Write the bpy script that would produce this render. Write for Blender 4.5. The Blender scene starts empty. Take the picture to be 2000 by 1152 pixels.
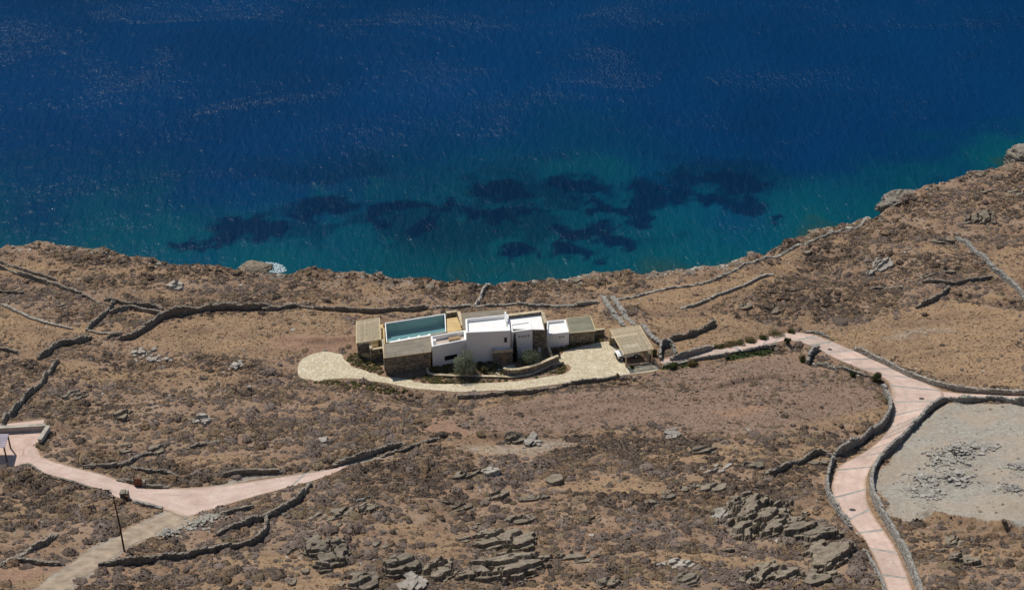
import bpy, bmesh, math, random
import numpy as np
from mathutils import Vector, Matrix
R = math.radians
random.seed(7)
RNG = np.random.default_rng(11)
scene = bpy.context.scene
C = scene.collection

# ------------------------------------------------------------------ camera, sky, sun, exposure
CAM_H, PITCH, FPX = 144.2, R(33.0), 3000.0
cam = bpy.data.cameras.new('camera'); cam_o = bpy.data.objects.new('camera', cam); C.objects.link(cam_o)
cam.sensor_fit = 'HORIZONTAL'; cam.sensor_width = 36.0; cam.lens = 36.0 * FPX / 2000.0
cam.clip_start = 1.0; cam.clip_end = 20000.0
cam_o.location = (0, 0, CAM_H); cam_o.rotation_euler = (math.pi / 2 - PITCH, 0, 0)
scene.camera = cam_o
SUN_EL = R(54.0); SUN_AZ = (-0.60, 0.80)                # horizontal direction towards the sun
_n = math.hypot(*SUN_AZ); SUN_DIR = Vector((SUN_AZ[0] / _n * math.cos(SUN_EL), SUN_AZ[1] / _n * math.cos(SUN_EL), math.sin(SUN_EL)))
world = bpy.data.worlds.new('World'); scene.world = world; world.use_nodes = True
wn = world.node_tree.nodes; wl = world.node_tree.links
sky = wn.new('ShaderNodeTexSky'); sky.sky_type = 'NISHITA'; sky.sun_disc = False
sky.sun_elevation = SUN_EL; sky.sun_rotation = math.atan2(SUN_AZ[0], SUN_AZ[1]); sky.air_density = 1.0; sky.dust_density = 0.2; sky.ozone_density = 2.0
bg = wn['Background']; bg.inputs['Strength'].default_value = 0.088
wl.new(sky.outputs[0], bg.inputs['Color'])
sun = bpy.data.lights.new('sun', 'SUN'); sun.energy = 4.3; sun.angle = R(0.53); sun.color = (1.0, 0.94, 0.85)
sun_o = bpy.data.objects.new('sun', sun); C.objects.link(sun_o)
sun_o.rotation_euler = SUN_DIR.to_track_quat('Z', 'Y').to_euler(); sun_o.location = SUN_DIR * 300
scene.view_settings.view_transform = 'Standard'; scene.view_settings.look = 'None'
scene.view_settings.exposure = 0.0; scene.view_settings.gamma = 1.0
scene.render.engine = 'CYCLES'
scene.cycles.use_denoising = True; scene.cycles.max_bounces = 6; scene.cycles.diffuse_bounces = 3; scene.cycles.transparent_max_bounces = 12

# ------------------------------------------------------------------ pixel <-> world (2000 x 1152 photograph)
CP, SP = math.cos(PITCH), math.sin(PITCH)
def ray(px, py):
    u = (px - 1000.0) / FPX; v = (576.0 - py) / FPX
    return np.array([u, CP + v * SP, -SP + v * CP])
def at_z(px, py, z):
    d = ray(px, py); t = (z - CAM_H) / d[2]
    return (d[0] * t, d[1] * t)
def project(x, y, z):
    zz = z - CAM_H; f = y * CP - zz * SP; up = y * SP + zz * CP
    return 1000 + FPX * x / f, 576 - FPX * up / f

# ------------------------------------------------------------------ noise
def _h(ix, iy, seed):
    h = (ix.astype(np.int64) * 374761393 + iy.astype(np.int64) * 668265263 + seed * 974634777) & 0xFFFFFFFF
    h = ((h ^ (h >> 13)) * 1274126177) & 0xFFFFFFFF
    return ((h ^ (h >> 16)) & 0xFFFF) / 65535.0
def vnoise(x, y, seed=0):
    x = np.asarray(x, float); y = np.asarray(y, float)
    ix = np.floor(x); iy = np.floor(y); fx = x - ix; fy = y - iy
    fx = fx * fx * fx * (fx * (fx * 6 - 15) + 10); fy = fy * fy * fy * (fy * (fy * 6 - 15) + 10)
    a = _h(ix, iy, seed); b = _h(ix + 1, iy, seed); c = _h(ix, iy + 1, seed); d = _h(ix + 1, iy + 1, seed)
    return (a * (1 - fx) + b * fx) * (1 - fy) + (c * (1 - fx) + d * fx) * fy
def fbm(x, y, seed=0, octv=4, gain=0.5):
    s = 0; a = 1; t = 0
    for o in range(octv):
        s = s + a * vnoise(x * 2 ** o + 17.3 * o, y * 2 ** o - 9.1 * o, seed + o * 31); t += a; a *= gain
    return s / t
def sstep(a, b, x):
    t = np.clip((x - a) / (b - a), 0, 1); return t * t * (3 - 2 * t)
def poly_sd(X, Y, poly):
    """signed distance (negative inside) from points to a polygon"""
    P = np.asarray(poly, float); d2 = np.full(X.shape, 1e18); inside = np.zeros(X.shape, bool)
    n = len(P)
    for i in range(n):
        ax, ay = P[i]; bx, by = P[(i + 1) % n]
        ex, ey = bx - ax, by - ay; L = ex * ex + ey * ey + 1e-12
        t = np.clip(((X - ax) * ex + (Y - ay) * ey) / L, 0, 1)
        d2 = np.minimum(d2, (X - ax - t * ex) ** 2 + (Y - ay - t * ey) ** 2)
        c = ((ay > Y) != (by > Y)) & (X < (bx - ax) * (Y - ay) / (by - ay + 1e-12) + ax)
        inside ^= c
    d = np.sqrt(d2); return np.where(inside, -d, d)
def line_d(X, Y, pts):
    P = np.asarray(pts, float); d2 = np.full(X.shape, 1e18)
    for i in range(len(P) - 1):
        ax, ay = P[i][:2]; bx, by = P[i + 1][:2]
        ex, ey = bx - ax, by - ay; L = ex * ex + ey * ey + 1e-12
        t = np.clip(((X - ax) * ex + (Y - ay) * ey) / L, 0, 1)
        d2 = np.minimum(d2, (X - ax - t * ex) ** 2 + (Y - ay - t * ey) ** 2)
    return np.sqrt(d2)

# ------------------------------------------------------------------ terrain heights
SEA_Z = -16.0
def axis(lo, hi, step, flo, fhi):
    mid = np.arange(lo, hi + 1e-6, step)
    a = []; s = step; v = lo
    while v > flo: s *= 1.35; v -= s; a.append(v)
    b = []; s = step; v = mid[-1]
    while v < fhi: s *= 1.35; v += s; b.append(v)
    return np.concatenate([np.array(a[::-1]), mid, np.array(b)])
XS = axis(-112, 132, 0.45, -700, 700); YS = axis(112, 304, 0.45, -500, 420)
GX, GY = np.meshgrid(XS, YS)
BROW = [(-500, 462), (-150, 480), (0, 488), (60, 479), (100, 481), (200, 492), (300, 509), (400, 523), (470, 533), (560, 539), (650, 538), (760, 548), (860, 557), (950, 559),
        (1000, 554), (1100, 545), (1200, 535), (1300, 527), (1400, 517), (1470, 499), (1520, 482), (1560, 466), (1600, 452), (1660, 440), (1720, 416),
        (1800, 372), (1900, 347), (1960, 327), (2000, 312), (2150, 285), (2600, 250)]
def brow_z(px): return -7.0 - 4.5 * float(sstep(1380, 1640, px)) - 1.5 * float(sstep(500, 0, px))
_b = [at_z(px, py, brow_z(px)) + (brow_z(px),) for px, py in BROW]
bx = np.array([p[0] for p in _b]); by = np.array([p[1] for p in _b]); bz = np.array([p[2] for p in _b])
def brow(x): return np.interp(x, bx, by)
def base_height(X, Y):
    E = np.interp(X, bx, by); zb = np.interp(X, bx, bz)
    d = E - Y
    w = sstep(8, 75, d)
    de = d + w * 0.30 * (236.0 - E)
    dl = np.clip(de, 0, 260)
    zl = zb + 0.17 * dl + 0.0008 * dl ** 2
    edge = np.clip(d, -1e9, 0)
    zl = np.where(d < 0, zb + 1.25 * edge, zl)
    return np.maximum(zl, -34.0)
Z0 = base_height(GX, GY)
def sampler(Z):
    def S(x, y):
        x = np.asarray(x, float); y = np.asarray(y, float)
        i = np.clip(np.searchsorted(XS, x) - 1, 0, len(XS) - 2); j = np.clip(np.searchsorted(YS, y) - 1, 0, len(YS) - 2)
        fx = (x - XS[i]) / (XS[i + 1] - XS[i]); fy = (y - YS[j]) / (YS[j + 1] - YS[j])
        return (Z[j, i] * (1 - fx) + Z[j, i + 1] * fx) * (1 - fy) + (Z[j + 1, i] * (1 - fx) + Z[j + 1, i + 1] * fx) * fy
    return S
H = sampler(Z0)
TT = np.arange(120, 460, 0.4)
def at(px, py):
    d = ray(px, py)
    x = d[0] * TT; y = d[1] * TT; z = CAM_H + d[2] * TT
    k = z - H(x, y); idx = np.nonzero(k < 0)[0]
    if len(idx) == 0: t = TT[-1]
    else:
        i = max(idx[0], 1); t = TT[i - 1] + (TT[i] - TT[i - 1]) * k[i - 1] / (k[i - 1] - k[i] + 1e-9)
    return (float(d[0] * t), float(d[1] * t), float(CAM_H + d[2] * t))
def atl(pts): return [at(*p)[:2] for p in pts]

# the levelled platform of the house and its paved drive
DRIVE = [(586, 735), (582, 715), (590, 700), (612, 688), (640, 684), (664, 690), (676, 704), (695, 718), (722, 728), (752, 736), (792, 742), (820, 749), (850, 753),
         (900, 752), (960, 749), (1010, 746), (1060, 739), (1100, 731), (1113, 722), (1112, 712), (1095, 709), (1085, 703), (1094, 694), (1104, 682), (1130, 675), (1160, 668), (1186, 664),
         (1200, 672), (1210, 690), (1222, 712), (1232, 716), (1282, 712), (1285, 722), (1262, 727), (1200, 736), (1140, 744), (1080, 754), (1020, 762), (960, 766), (900, 768), (850, 766), (800, 760),
         (750, 750), (700, 741), (650, 742), (618, 745), (600, 742)]
def plat_z(y): return np.clip(0.055 * (202.0 - np.asarray(y, float)), -0.2, 0.7)
DRIVE_W = [at_z(px, py, 0.15) for px, py in DRIVE]
PLAT = [at_z(*p, 0.1) for p in [(570, 742), (566, 705), (600, 676), (660, 674), (700, 668), (760, 655), (900, 640), (1060, 635), (1170, 630), (1250, 650), (1300, 690), (1300, 722), (1220, 738), (1080, 760), (960, 773), (850, 773), (740, 757), (640, 750)]]
wp = 1 - sstep(0.0, 7.0, poly_sd(GX, GY, PLAT))
Zs = Z0 * (1 - wp) + plat_z(GY) * wp
H = sampler(Zs)

# roads: (left, right) pixel pairs of cross-sections
RIGHT_ROAD = [((1752, 1215), (1806, 1215)), ((1733, 1152), (1781, 1152)), ((1716, 1108), (1769, 1118)), ((1692, 1060), (1745, 1065)), ((1664, 1024), (1706, 1007)), ((1645, 1000), (1694, 980)), ((1627, 968), (1692, 952)),
              ((1626, 940), (1694, 930)), ((1638, 912), (1706, 906)), ((1668, 895), (1730, 880)), ((1706, 871), (1762, 848)), ((1735, 840), (1795, 814)), ((1742, 812), (1823, 793)), ((1741, 782), (1843, 781)),
              ((1738, 753), (1838, 763)), ((1722, 737), (1807, 748)), ((1694, 726), (1764, 729)), ((1658, 712), (1726, 710)), ((1624, 697), (1687, 693)), ((1600, 683), (1649, 677)), ((1572, 672), (1616, 664)), ((1540, 665), (1582, 653)),
              ((1512, 670), (1535, 651)), ((1462, 680), (1458, 670)), ((1414, 690), (1408, 681)), ((1335, 704), (1330, 695)), ((1292, 711), (1290, 703))]
BRANCH = [((1838, 781), (1838, 764)), ((1880, 782), (1880, 769)), ((1940, 784), (1940, 772)), ((2000, 787), (2000, 775)), ((2110, 794), (2110, 781))]
LEFT_ROAD = [((14, 903), (72, 866)), ((42, 908), (84, 892)), ((87, 925), (136, 911)), ((140, 941), (196, 926)), ((189, 955), (238, 940)), ((224, 971), (280, 953)), ((262, 978), (315, 955)), ((301, 988), (340, 954)), ((360, 1009), (380, 953)), ((388, 1003), (425, 949)),
             ((437, 988), (480, 942)), ((490, 972), (525, 935)), ((542, 958), (565, 929)), ((595, 944), (630, 920)), ((640, 929), (660, 913)), ((668, 917), (684, 905))]
DIRT = [((329, 998), (385, 1004)), ((297, 1014), (350, 1032)), ((252, 1032), (292, 1050)), ((217, 1056), (247, 1070)), ((175, 1077), (198, 1102)), ((140, 1102), (160, 1130)), ((98, 1130), (121, 1156)), ((60, 1156), (85, 1180)), ((0, 1190), (30, 1220))]
TERRACE = [(-60, 846), (91, 838), (73, 872), (14, 904), (-60, 905)]
def catmull(P, n):
    P = np.asarray(P, float); m = len(P); out = []
    for i in range(m - 1):
        p0 = P[max(i - 1, 0)]; p1 = P[i]; p2 = P[i + 1]; p3 = P[min(i + 2, m - 1)]
        for k in range(n):
            t = k / n
            out.append(0.5 * ((2 * p1) + (-p0 + p2) * t + (2 * p0 - 5 * p1 + 4 * p2 - p3) * t * t + (-p0 + 3 * p1 - 3 * p2 + p3) * t ** 3))
    out.append(P[-1]); return np.array(out)
def road_world(pairs, n=8):
    L = catmull([at(*a)[:2] for a, b in pairs], n); Rr = catmull([at(*b)[:2] for a, b in pairs], n)
    return L, Rr
RW = {k: road_world(v) for k, v in dict(right=RIGHT_ROAD, branch=BRANCH, left=LEFT_ROAD, dirt=DIRT).items()}
def ring(k): L, Rr = RW[k]; return np.concatenate([L, Rr[::-1]])
road_sd = np.full(GX.shape, 50.0)
for k in RW:
    rg = ring(k)[::3]; m = (GX > rg[:, 0].min() - 8) & (GX < rg[:, 0].max() + 8) & (GY > rg[:, 1].min() - 8) & (GY < rg[:, 1].max() + 8)
    road_sd[m] = np.minimum(road_sd[m], poly_sd(GX[m], GY[m], rg))
TERR_W = atl(TERRACE)
tz = float(H(*at(40, 870)[:2]))
tsd = poly_sd(GX, GY, TERR_W); wt = 1 - sstep(0, 4, tsd)
Zs = Zs * (1 - wt) + tz * wt
drive_sd = np.minimum(poly_sd(GX, GY, DRIVE_W), poly_sd(GX, GY, PLAT) + 0.5)
road_sd = np.minimum(road_sd, tsd)

# zones of different ground, outlined on the land
def zone(*polys, f=2.0, warp=3.0):
    wx = GX + warp * 2 * (fbm(GX * .12, GY * .12, 5, 3) - .5); wy = GY + warp * 2 * (fbm(GX * .12 + 40, GY * .12, 6, 3) - .5)
    m = np.zeros(GX.shape)
    for p in polys:
        w = np.array(atl(p)); k = (GX > w[:, 0].min() - 12) & (GX < w[:, 0].max() + 12) & (GY > w[:, 1].min() - 12) & (GY < w[:, 1].max() + 12)
        m[k] = np.maximum(m[k], 1 - sstep(-f, f, poly_sd(wx[k], wy[k], w)))
    return m
Z_straw = zone([(1200, 575), (1300, 560), (1400, 547), (1500, 507), (1560, 486), (1600, 496), (1500, 560), (1420, 600), (1480, 640), (1530, 652), (1400, 690), (1330, 700), (1260, 645), (1225, 610)],
               [(1600, 660), (1700, 615), (1860, 590), (2010, 620), (2010, 765), (1850, 755), (1700, 690)],
               [(1900, 480), (2010, 480), (2010, 590), (1960, 540)],
               [(0, 600), (120, 640), (170, 650), (60, 700), (0, 690)],
               [(240, 665), (300, 628), (480, 612), (690, 612), (690, 680), (580, 690), (450, 705), (300, 690)],
               [(560, 608), (900, 602), (1170, 598), (1195, 640), (1060, 608), (900, 603), (700, 622)], f=2.2)
Z_straw = np.maximum(Z_straw, .75 * sstep(.575, .66, fbm(GX / 17 + GY / 50, GY / 7.5, 19, 4)) * sstep(0, 6, brow(GX) - GY))
Z_field = zone([(1290, 725), (1540, 690), (1580, 715), (1720, 745), (1710, 800), (1500, 850), (1200, 830), (950, 845), (880, 835), (1000, 785), (1250, 745)], f=3)
Z_grey = zone([(1850, 795), (2030, 797), (2030, 1048), (1960, 1040), (1830, 1005), (1770, 1030), (1725, 1000), (1708, 940), (1740, 890), (1800, 825)], f=0.8, warp=1.2)
Z_grey = np.maximum(Z_grey, 0.85 * zone([(395, 951), (470, 935), (560, 927), (655, 911), (740, 893), (790, 880), (790, 887), (700, 908), (640, 918), (520, 934), (430, 950)], f=.7, warp=.6))
Z_grey = np.maximum(Z_grey, 0.5 * zone([(960, 850), (1040, 838), (1150, 848), (1150, 868), (1060, 882), (880, 878), (900, 860)], [(1690, 657), (1850, 630), (1880, 645), (1740, 668)], f=3))
Z_grey = np.maximum(Z_grey, .8 * (1 - sstep(-.5, 1.3, poly_sd(GX, GY, ring('dirt')[::3]) + 1.6 * (fbm(GX / 2, GY / 2, 33, 3) - .5))))
Z_red = zone([(545, 655), (690, 660), (690, 690), (600, 690), (530, 675)], [(-20, 1112), (120, 1108), (60, 1150), (-20, 1160)], [(800, 832), (880, 826), (900, 845), (820, 850)], [(1380, 800), (1480, 790), (1500, 800), (1400, 812)], f=1.5)
BEDS = [[(676, 700), (700, 690), (730, 708), (752, 734), (722, 728), (695, 718)], [(800, 742), (842, 728), (900, 740), (1000, 744), (1062, 737), (1000, 748), (850, 752)], [(838, 714), (905, 706), (965, 706), (990, 730), (940, 733), (850, 730)],
        [(1078, 694), (1085, 680), (1115, 670), (1165, 662), (1190, 662), (1160, 668), (1105, 682), (1094, 694), (1085, 703)], [(1068, 731), (1100, 712), (1113, 715), (1112, 724), (1095, 731)], [(600, 746), (660, 743), (740, 750), (800, 762), (740, 760), (650, 752)]]
Z_bed = zone(*BEDS, f=.5, warp=.3)
Z_red = np.maximum(Z_red, Z_bed)
Z_green = zone([(1418, 700), (1424, 690), (1470, 683), (1512, 675), (1515, 682), (1470, 693)], [(1300, 712), (1345, 705), (1350, 712), (1290, 722)], f=.5, warp=.3)

# final heights: roughness everywhere but on roads and paving
keep = np.clip(np.minimum(sstep(0.2, 2.5, road_sd), sstep(0.0, 3.0, drive_sd)), 0, 1)
far = sstep(-3, 3, brow(GX) - GY)
rough = 2.2 * (fbm(GX / 22, GY / 18, 1, 3) - .5) + 1.2 * (fbm(GX / 6.5 + GY / 14, GY / 6, 2, 3) - .5) + 0.34 * (fbm(GX / 1.6, GY / 1.6, 3, 2) - .5)
ang_ = GX * .5 + GY * .87; rid = 1 - np.abs(2 * fbm(ang_ / 16, (GX * .87 - GY * .5) / 34, 15, 3) - 1); rough = rough + 3.4 * (rid - .7) * (.35 + .65 * sstep(10, 60, GX)) + 0.5 * (1 - np.abs(2 * fbm(GX / 9, GY / 3.2, 16, 3) - 1) - .7)
calm = 1 - 0.55 * np.clip(Z_straw + Z_field + Z_grey * .9, 0, 1)
terr = 0.35 * np.abs(((fbm(GX / 30, GY / 30, 8, 2) * 6 + GY / 4.2 - GX * .05) % 1.0) - .5) * (Z_field + 0.5 * Z_straw)
cliff = (brow(GX) - GY < 2) * 2.2 * (fbm(GX / 3.0, GY / 3.0, 9, 4) - .5)
crest = np.exp(-((brow(GX) - GY - 2.0) / 4.0) ** 2) * 1.5 * (fbm(GX / 4.5, GY * .05, 14, 3) - .5)
ZF = Zs + keep * (rough * calm + terr + crest) + cliff
# banks cut by diggers and small terrace scarps
for pts, hgt in [([(555, 665), (600, 670), (640, 668), (690, 664)], .7), ([(960, 852), (1000, 858), (1030, 852)], 1.0), ([(1395, 757), (1450, 742), (1520, 732)], .8), ([(1815, 1008), (1850, 1019), (1900, 1028), (1955, 1044)], 1.0), ([(1965, 1044), (2010, 1048)], 1.0),
                 ([(1000, 800), (1100, 815), (1200, 800)], .5), ([(900, 820), (1100, 795), (1300, 770)], .4)]:
    w = np.array(atl(pts)); k = (GX > w[:, 0].min() - 5) & (GX < w[:, 0].max() + 5) & (GY > w[:, 1].min() - 6) & (GY < w[:, 1].max() + 6)
    yl = np.interp(GX[k], w[:, 0], w[:, 1]); dd = GY[k] - yl + 1.2 * (fbm(GX[k] / 1.5, GY[k] / 1.5, 21, 3) - .5)
    endf = sstep(0, 4, np.minimum(GX[k] - w[0, 0] + 4, w[-1, 0] + 4 - GX[k]))
    ZF[k] += hgt * np.where(dd > 0, np.exp(-dd / 2.2), np.exp(dd / .25)) * endf * keep[k]
for px_, py_, r_, h_ in ((1865, 890, 3.2, .9), (1868, 930, 2.4, .6), (1806, 942, 2.6, .5), (1985, 930, 3.0, .5), (1930, 985, 6.0, .4)):
    c_ = at(px_, py_); dd = np.hypot(GX - c_[0], (GY - c_[1]) * .8) / r_; ZF += h_ * np.exp(-dd ** 2) * (.5 + 1.0 * fbm(GX / 1.3, GY / 1.3, 23, 3))
H = sampler(ZF)

# ------------------------------------------------------------------ materials
MATS = {}
class NT:
    def __init__(s, name, rough=0.9, spec=0.2):
        m = bpy.data.materials.new(name); m.use_nodes = True; s.m = m; s.t = m.node_tree; s.n = s.t.nodes; s.l = s.t.links
        s.b = s.n['Principled BSDF']; s.b.inputs['Roughness'].default_value = rough; s.b.inputs['Specular IOR Level'].default_value = spec
        s.geo = s.n.new('ShaderNodeTexCoord')
        MATS[name] = m
    def co(s, scale=(1, 1, 1), rot=(0, 0, 0), obj=False, world=False):
        mp = s.n.new('ShaderNodeMapping'); mp.inputs['Scale'].default_value = scale; mp.inputs['Rotation'].default_value = rot
        if world: g = s.n.new('ShaderNodeNewGeometry'); s.l.new(g.outputs['Position'], mp.inputs[0])
        else: s.l.new(s.geo.outputs['Object'], mp.inputs[0])
        return mp.outputs[0]
    def noise(s, scale, detail=4, rough=.55, co=None, dist=0):
        n = s.n.new('ShaderNodeTexNoise'); n.inputs['Scale'].default_value = scale; n.inputs['Detail'].default_value = detail; n.inputs['Roughness'].default_value = rough; n.inputs['Distortion'].default_value = dist
        s.l.new(co if co is not None else s.co(world=True), n.inputs['Vector']); return n.outputs['Fac']
    def voro(s, scale, co=None, feat='F1', out='Distance', rnd=1.0):
        n = s.n.new('ShaderNodeTexVoronoi'); n.inputs['Scale'].default_value = scale; n.feature = feat; n.inputs['Randomness'].default_value = rnd
        s.l.new(co if co is not None else s.co(world=True), n.inputs['Vector']); return n.outputs[out]
    def ramp(s, fac, stops):
        r = s.n.new('ShaderNodeValToRGB'); e = r.color_ramp.elements
        while len(e) < len(stops): e.new(0.5)
        for k, (p, c) in enumerate(stops): e[k].position = p; e[k].color = (*c, 1) if len(c) == 3 else c
        s.l.new(fac, r.inputs[0]); return r.outputs[0]
    def mix(s, fac, a, b, mode='MIX'):
        x = s.n.new('ShaderNodeMix'); x.data_type = 'RGBA'; x.blend_type = mode
        for v, sock in ((fac, x.inputs[0]), (a, x.inputs[6]), (b, x.inputs[7])):
            if isinstance(v, (int, float)): sock.default_value = v
            elif isinstance(v, tuple): sock.default_value = (*v, 1)
            else: s.l.new(v, sock)
        return x.outputs[2]
    def math(s, op, a, b=0.0, clamp=False):
        x = s.n.new('ShaderNodeMath'); x.operation = op; x.use_clamp = clamp
        for v, sock in ((a, x.inputs[0]), (b, x.inputs[1])):
            if isinstance(v, (int, float)): sock.default_value = v
            else: s.l.new(v, sock)
        return x.outputs[0]
    def attr(s, name, kind='GEOMETRY', out='Fac'):
        a = s.n.new('ShaderNodeAttribute'); a.attribute_name = name; a.attribute_type = kind; return a.outputs[out]
    def rand(s): o = s.n.new('ShaderNodeObjectInfo'); return o.outputs['Random']
    def color(s, v):
        if isinstance(v, tuple): s.b.inputs['Base Color'].default_value = (*v, 1)
        else: s.l.new(v, s.b.inputs['Base Color'])
    def bump(s, h, strength=.5, dist=.05, prev=None):
        b = s.n.new('ShaderNodeBump'); b.inputs['Strength'].default_value = strength; b.inputs['Distance'].default_value = dist
        s.l.new(h, b.inputs['Height'])
        if prev is not None: s.l.new(prev, b.inputs['Normal'])
        s.l.new(b.outputs[0], s.b.inputs['Normal']); return b.outputs[0]

def m_plain(name, col, rough=.8, var=.12, scale=2.0, spec=.2, bump=0, metal=0):
    k = NT(name, rough, spec); n = k.noise(scale, 4)
    lo = tuple(c * (1 - var) for c in col); hi = tuple(min(1, c * (1 + var)) for c in col)
    k.color(k.ramp(n, [(.3, lo), (.7, hi)])); k.b.inputs['Metallic'].default_value = metal
    if bump: k.bump(k.noise(scale * 4, 3), .6, bump)
    return k.m
def m_ground():
    k = NT('ground_soil', .95, .1)
    n1 = k.noise(.22, 5, .6); n2 = k.noise(1.6, 5, .65); n3 = k.noise(7.0, 3, .6)
    soil = k.ramp(n2, [(.28, (.15, .094, .06)), (.5, (.235, .150, .097)), (.72, (.325, .220, .145))])
    soil = k.mix(k.ramp(n1, [(.4, (0, 0, 0)), (.62, (.65, .65, .65))]), soil, (.31, .222, .152))
    st_ = k.noise(1.0, 5, .65, k.co((.09, .26, .3), (0, 0, R(12)), world=True), .6); soil = k.mix(k.ramp(st_, [(.54, (0, 0, 0)), (.68, (.75, .75, .75))]), soil, (.345, .242, .175)); soil = k.mix(k.ramp(st_, [(.30, (.6, .6, .6)), (.42, (0, 0, 0))]), soil, (.15, .10, .072))
    rock = k.ramp(k.noise(2.6, 5, .7), [(.56, (0, 0, 0)), (.66, (.55, .55, .55))])
    soil = k.mix(k.math('MULTIPLY', rock, k.ramp(k.noise(.35, 3), [(.45, (0, 0, 0)), (.6, (1, 1, 1))])), soil, (.27, .25, .21))
    straw = k.ramp(n2, [(.25, (.195, .126, .076)), (.5, (.295, .196, .118)), (.75, (.375, .27, .17))])
    straw = k.mix(k.ramp(st_, [(.36, (.8, .8, .8)), (.52, (0, 0, 0))]), straw, (.20, .133, .09)); straw = k.mix(k.ramp(st_, [(.55, (0, 0, 0)), (.68, (.7, .7, .7))]), straw, (.36, .235, .13))
    field = k.ramp(n2, [(.25, (.165, .110, .08)), (.55, (.25, .172, .126)), (.8, (.335, .244, .182))])
    grey = k.ramp(n2, [(.22, (.19, .172, .142)), (.5, (.315, .29, .243)), (.8, (.44, .415, .36))])
    grey = k.mix(k.ramp(k.noise(.16, 4, .6), [(.42, (0, 0, 0)), (.62, (.6, .6, .6))]), grey, (.37, .29, .215))
    red = k.ramp(n2, [(.25, (.2, .12, .08)), (.6, (.32, .205, .14)), (.85, (.42, .29, .2))])
    green = k.ramp(n2, [(.3, (.03, .042, .015)), (.7, (.06, .075, .03))])
    c = soil
    for nm, col in (('straw', straw), ('field', field), ('red', red), ('grey', grey), ('green', green)):
        f = k.attr(nm); e = k.math('ADD', f, k.math('MULTIPLY', k.math('SUBTRACT', n2, .5), .8)); f2 = k.ramp(e, [(.3, (0, 0, 0)), (.7, (1, 1, 1))])
        c = k.mix(k.math('MULTIPLY', f2, k.ramp(f, [(.02, (0, 0, 0)), (.25, (1, 1, 1))])), c, col)
    c = k.mix(1.0, c, k.ramp(n3, [(.25, (.62, .62, .62)), (.55, (1, 1, 1)), (.8, (1.0, 1.0, 1.0))]), 'MULTIPLY')
    # bare cliff rock where the ground is steep towards the water
    k.color(k.mix(k.attr('rocky'), c, k.ramp(k.noise(1.2, 5, .7), [(.3, (.17, .14, .105)), (.6, (.33, .285, .23))])))
    k.bump(k.math('ADD', n2, k.math('MULTIPLY', n3, .5)), .9, .16)
    return k.m
def m_rock(name, a, b, c, strata=True):
    k = NT(name, .9, .15)
    n = k.noise(1.3, 6, .65); col = k.ramp(n, [(.28, a), (.5, b), (.75, c)])
    s = k.noise(1.0, 5, .6, k.co((.6, 1.1, 9), (.22, -.12, .3), world=True))
    col = k.mix(.8, col, k.ramp(s, [(.3, (.55, .55, .55)), (.6, (1, 1, 1))]), 'MULTIPLY')
    col = k.mix(1.0, col, k.ramp(k.rand(), [(0, (.82, .82, .82)), (1, (1.12, 1.1, 1.08))]), 'MULTIPLY')
    lich = k.ramp(k.noise(3.5, 5, .7), [(.58, (0, 0, 0)), (.7, (.7, .7, .7))]); col = k.mix(lich, col, tuple(min(.6, x * 1.25) for x in c))
    k.color(col); k.bump(k.math('ADD', n, k.math('MULTIPLY', s, .8)), .9, .12); return k.m
def m_shrub(name, a, b, c):
    k = NT(name, .95, .05)
    col = k.ramp(k.rand(), [(0, a), (.5, b), (1, c)])
    col = k.mix(1.0, col, k.ramp(k.noise(5.0, 3, .7), [(.25, (.5, .5, .5)), (.7, (1.25, 1.22, 1.18))]), 'MULTIPLY')
    k.color(col); return k.m
def m_stonewall():
    k = NT('schist_masonry', .9, .15)
    co = k.co((2.0, 2.0, 9.0), world=True); cell = k.voro(1.0, co, out='Color'); ed = k.voro(1.0, co, 'DISTANCE_TO_EDGE')
    sep = k.n.new('ShaderNodeSeparateColor'); k.l.new(cell, sep.inputs[0])
    col = k.ramp(sep.outputs[0], [(0, (.21, .178, .132)), (.35, (.32, .275, .205)), (.7, (.42, .365, .275)), (1, (.54, .48, .37))])
    k.color(k.mix(k.ramp(ed, [(.02, (0, 0, 0)), (.09, (1, 1, 1))]), (.05, .04, .028), col))
    k.bump(k.math('ADD', k.ramp(ed, [(0, (0, 0, 0)), (.12, (1, 1, 1))]), sep.outputs[1]), 1.0, .09); return k.m
def m_paving():
    k = NT('cream_crazy_paving', .9, .15)
    co = k.co((3.2, 3.2, 1), world=True); cell = k.voro(1.0, co, out='Color'); ed = k.voro(1.0, co, 'DISTANCE_TO_EDGE')
    sep = k.n.new('ShaderNodeSeparateColor'); k.l.new(cell, sep.inputs[0])
    col = k.ramp(sep.outputs[0], [(0, (.50, .42, .28)), (.5, (.60, .52, .365)), (1, (.70, .63, .48))])
    col = k.mix(1.0, col, k.ramp(k.noise(.5, 4), [(.3, (.85, .85, .85)), (.7, (1.05, 1.05, 1.05))]), 'MULTIPLY')
    k.color(k.mix(k.ramp(ed, [(.015, (0, 0, 0)), (.06, (1, 1, 1))]), (.36, .29, .18), col))
    k.bump(k.ramp(ed, [(0, (0, 0, 0)), (.08, (1, 1, 1))]), .8, .03); return k.m
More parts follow.
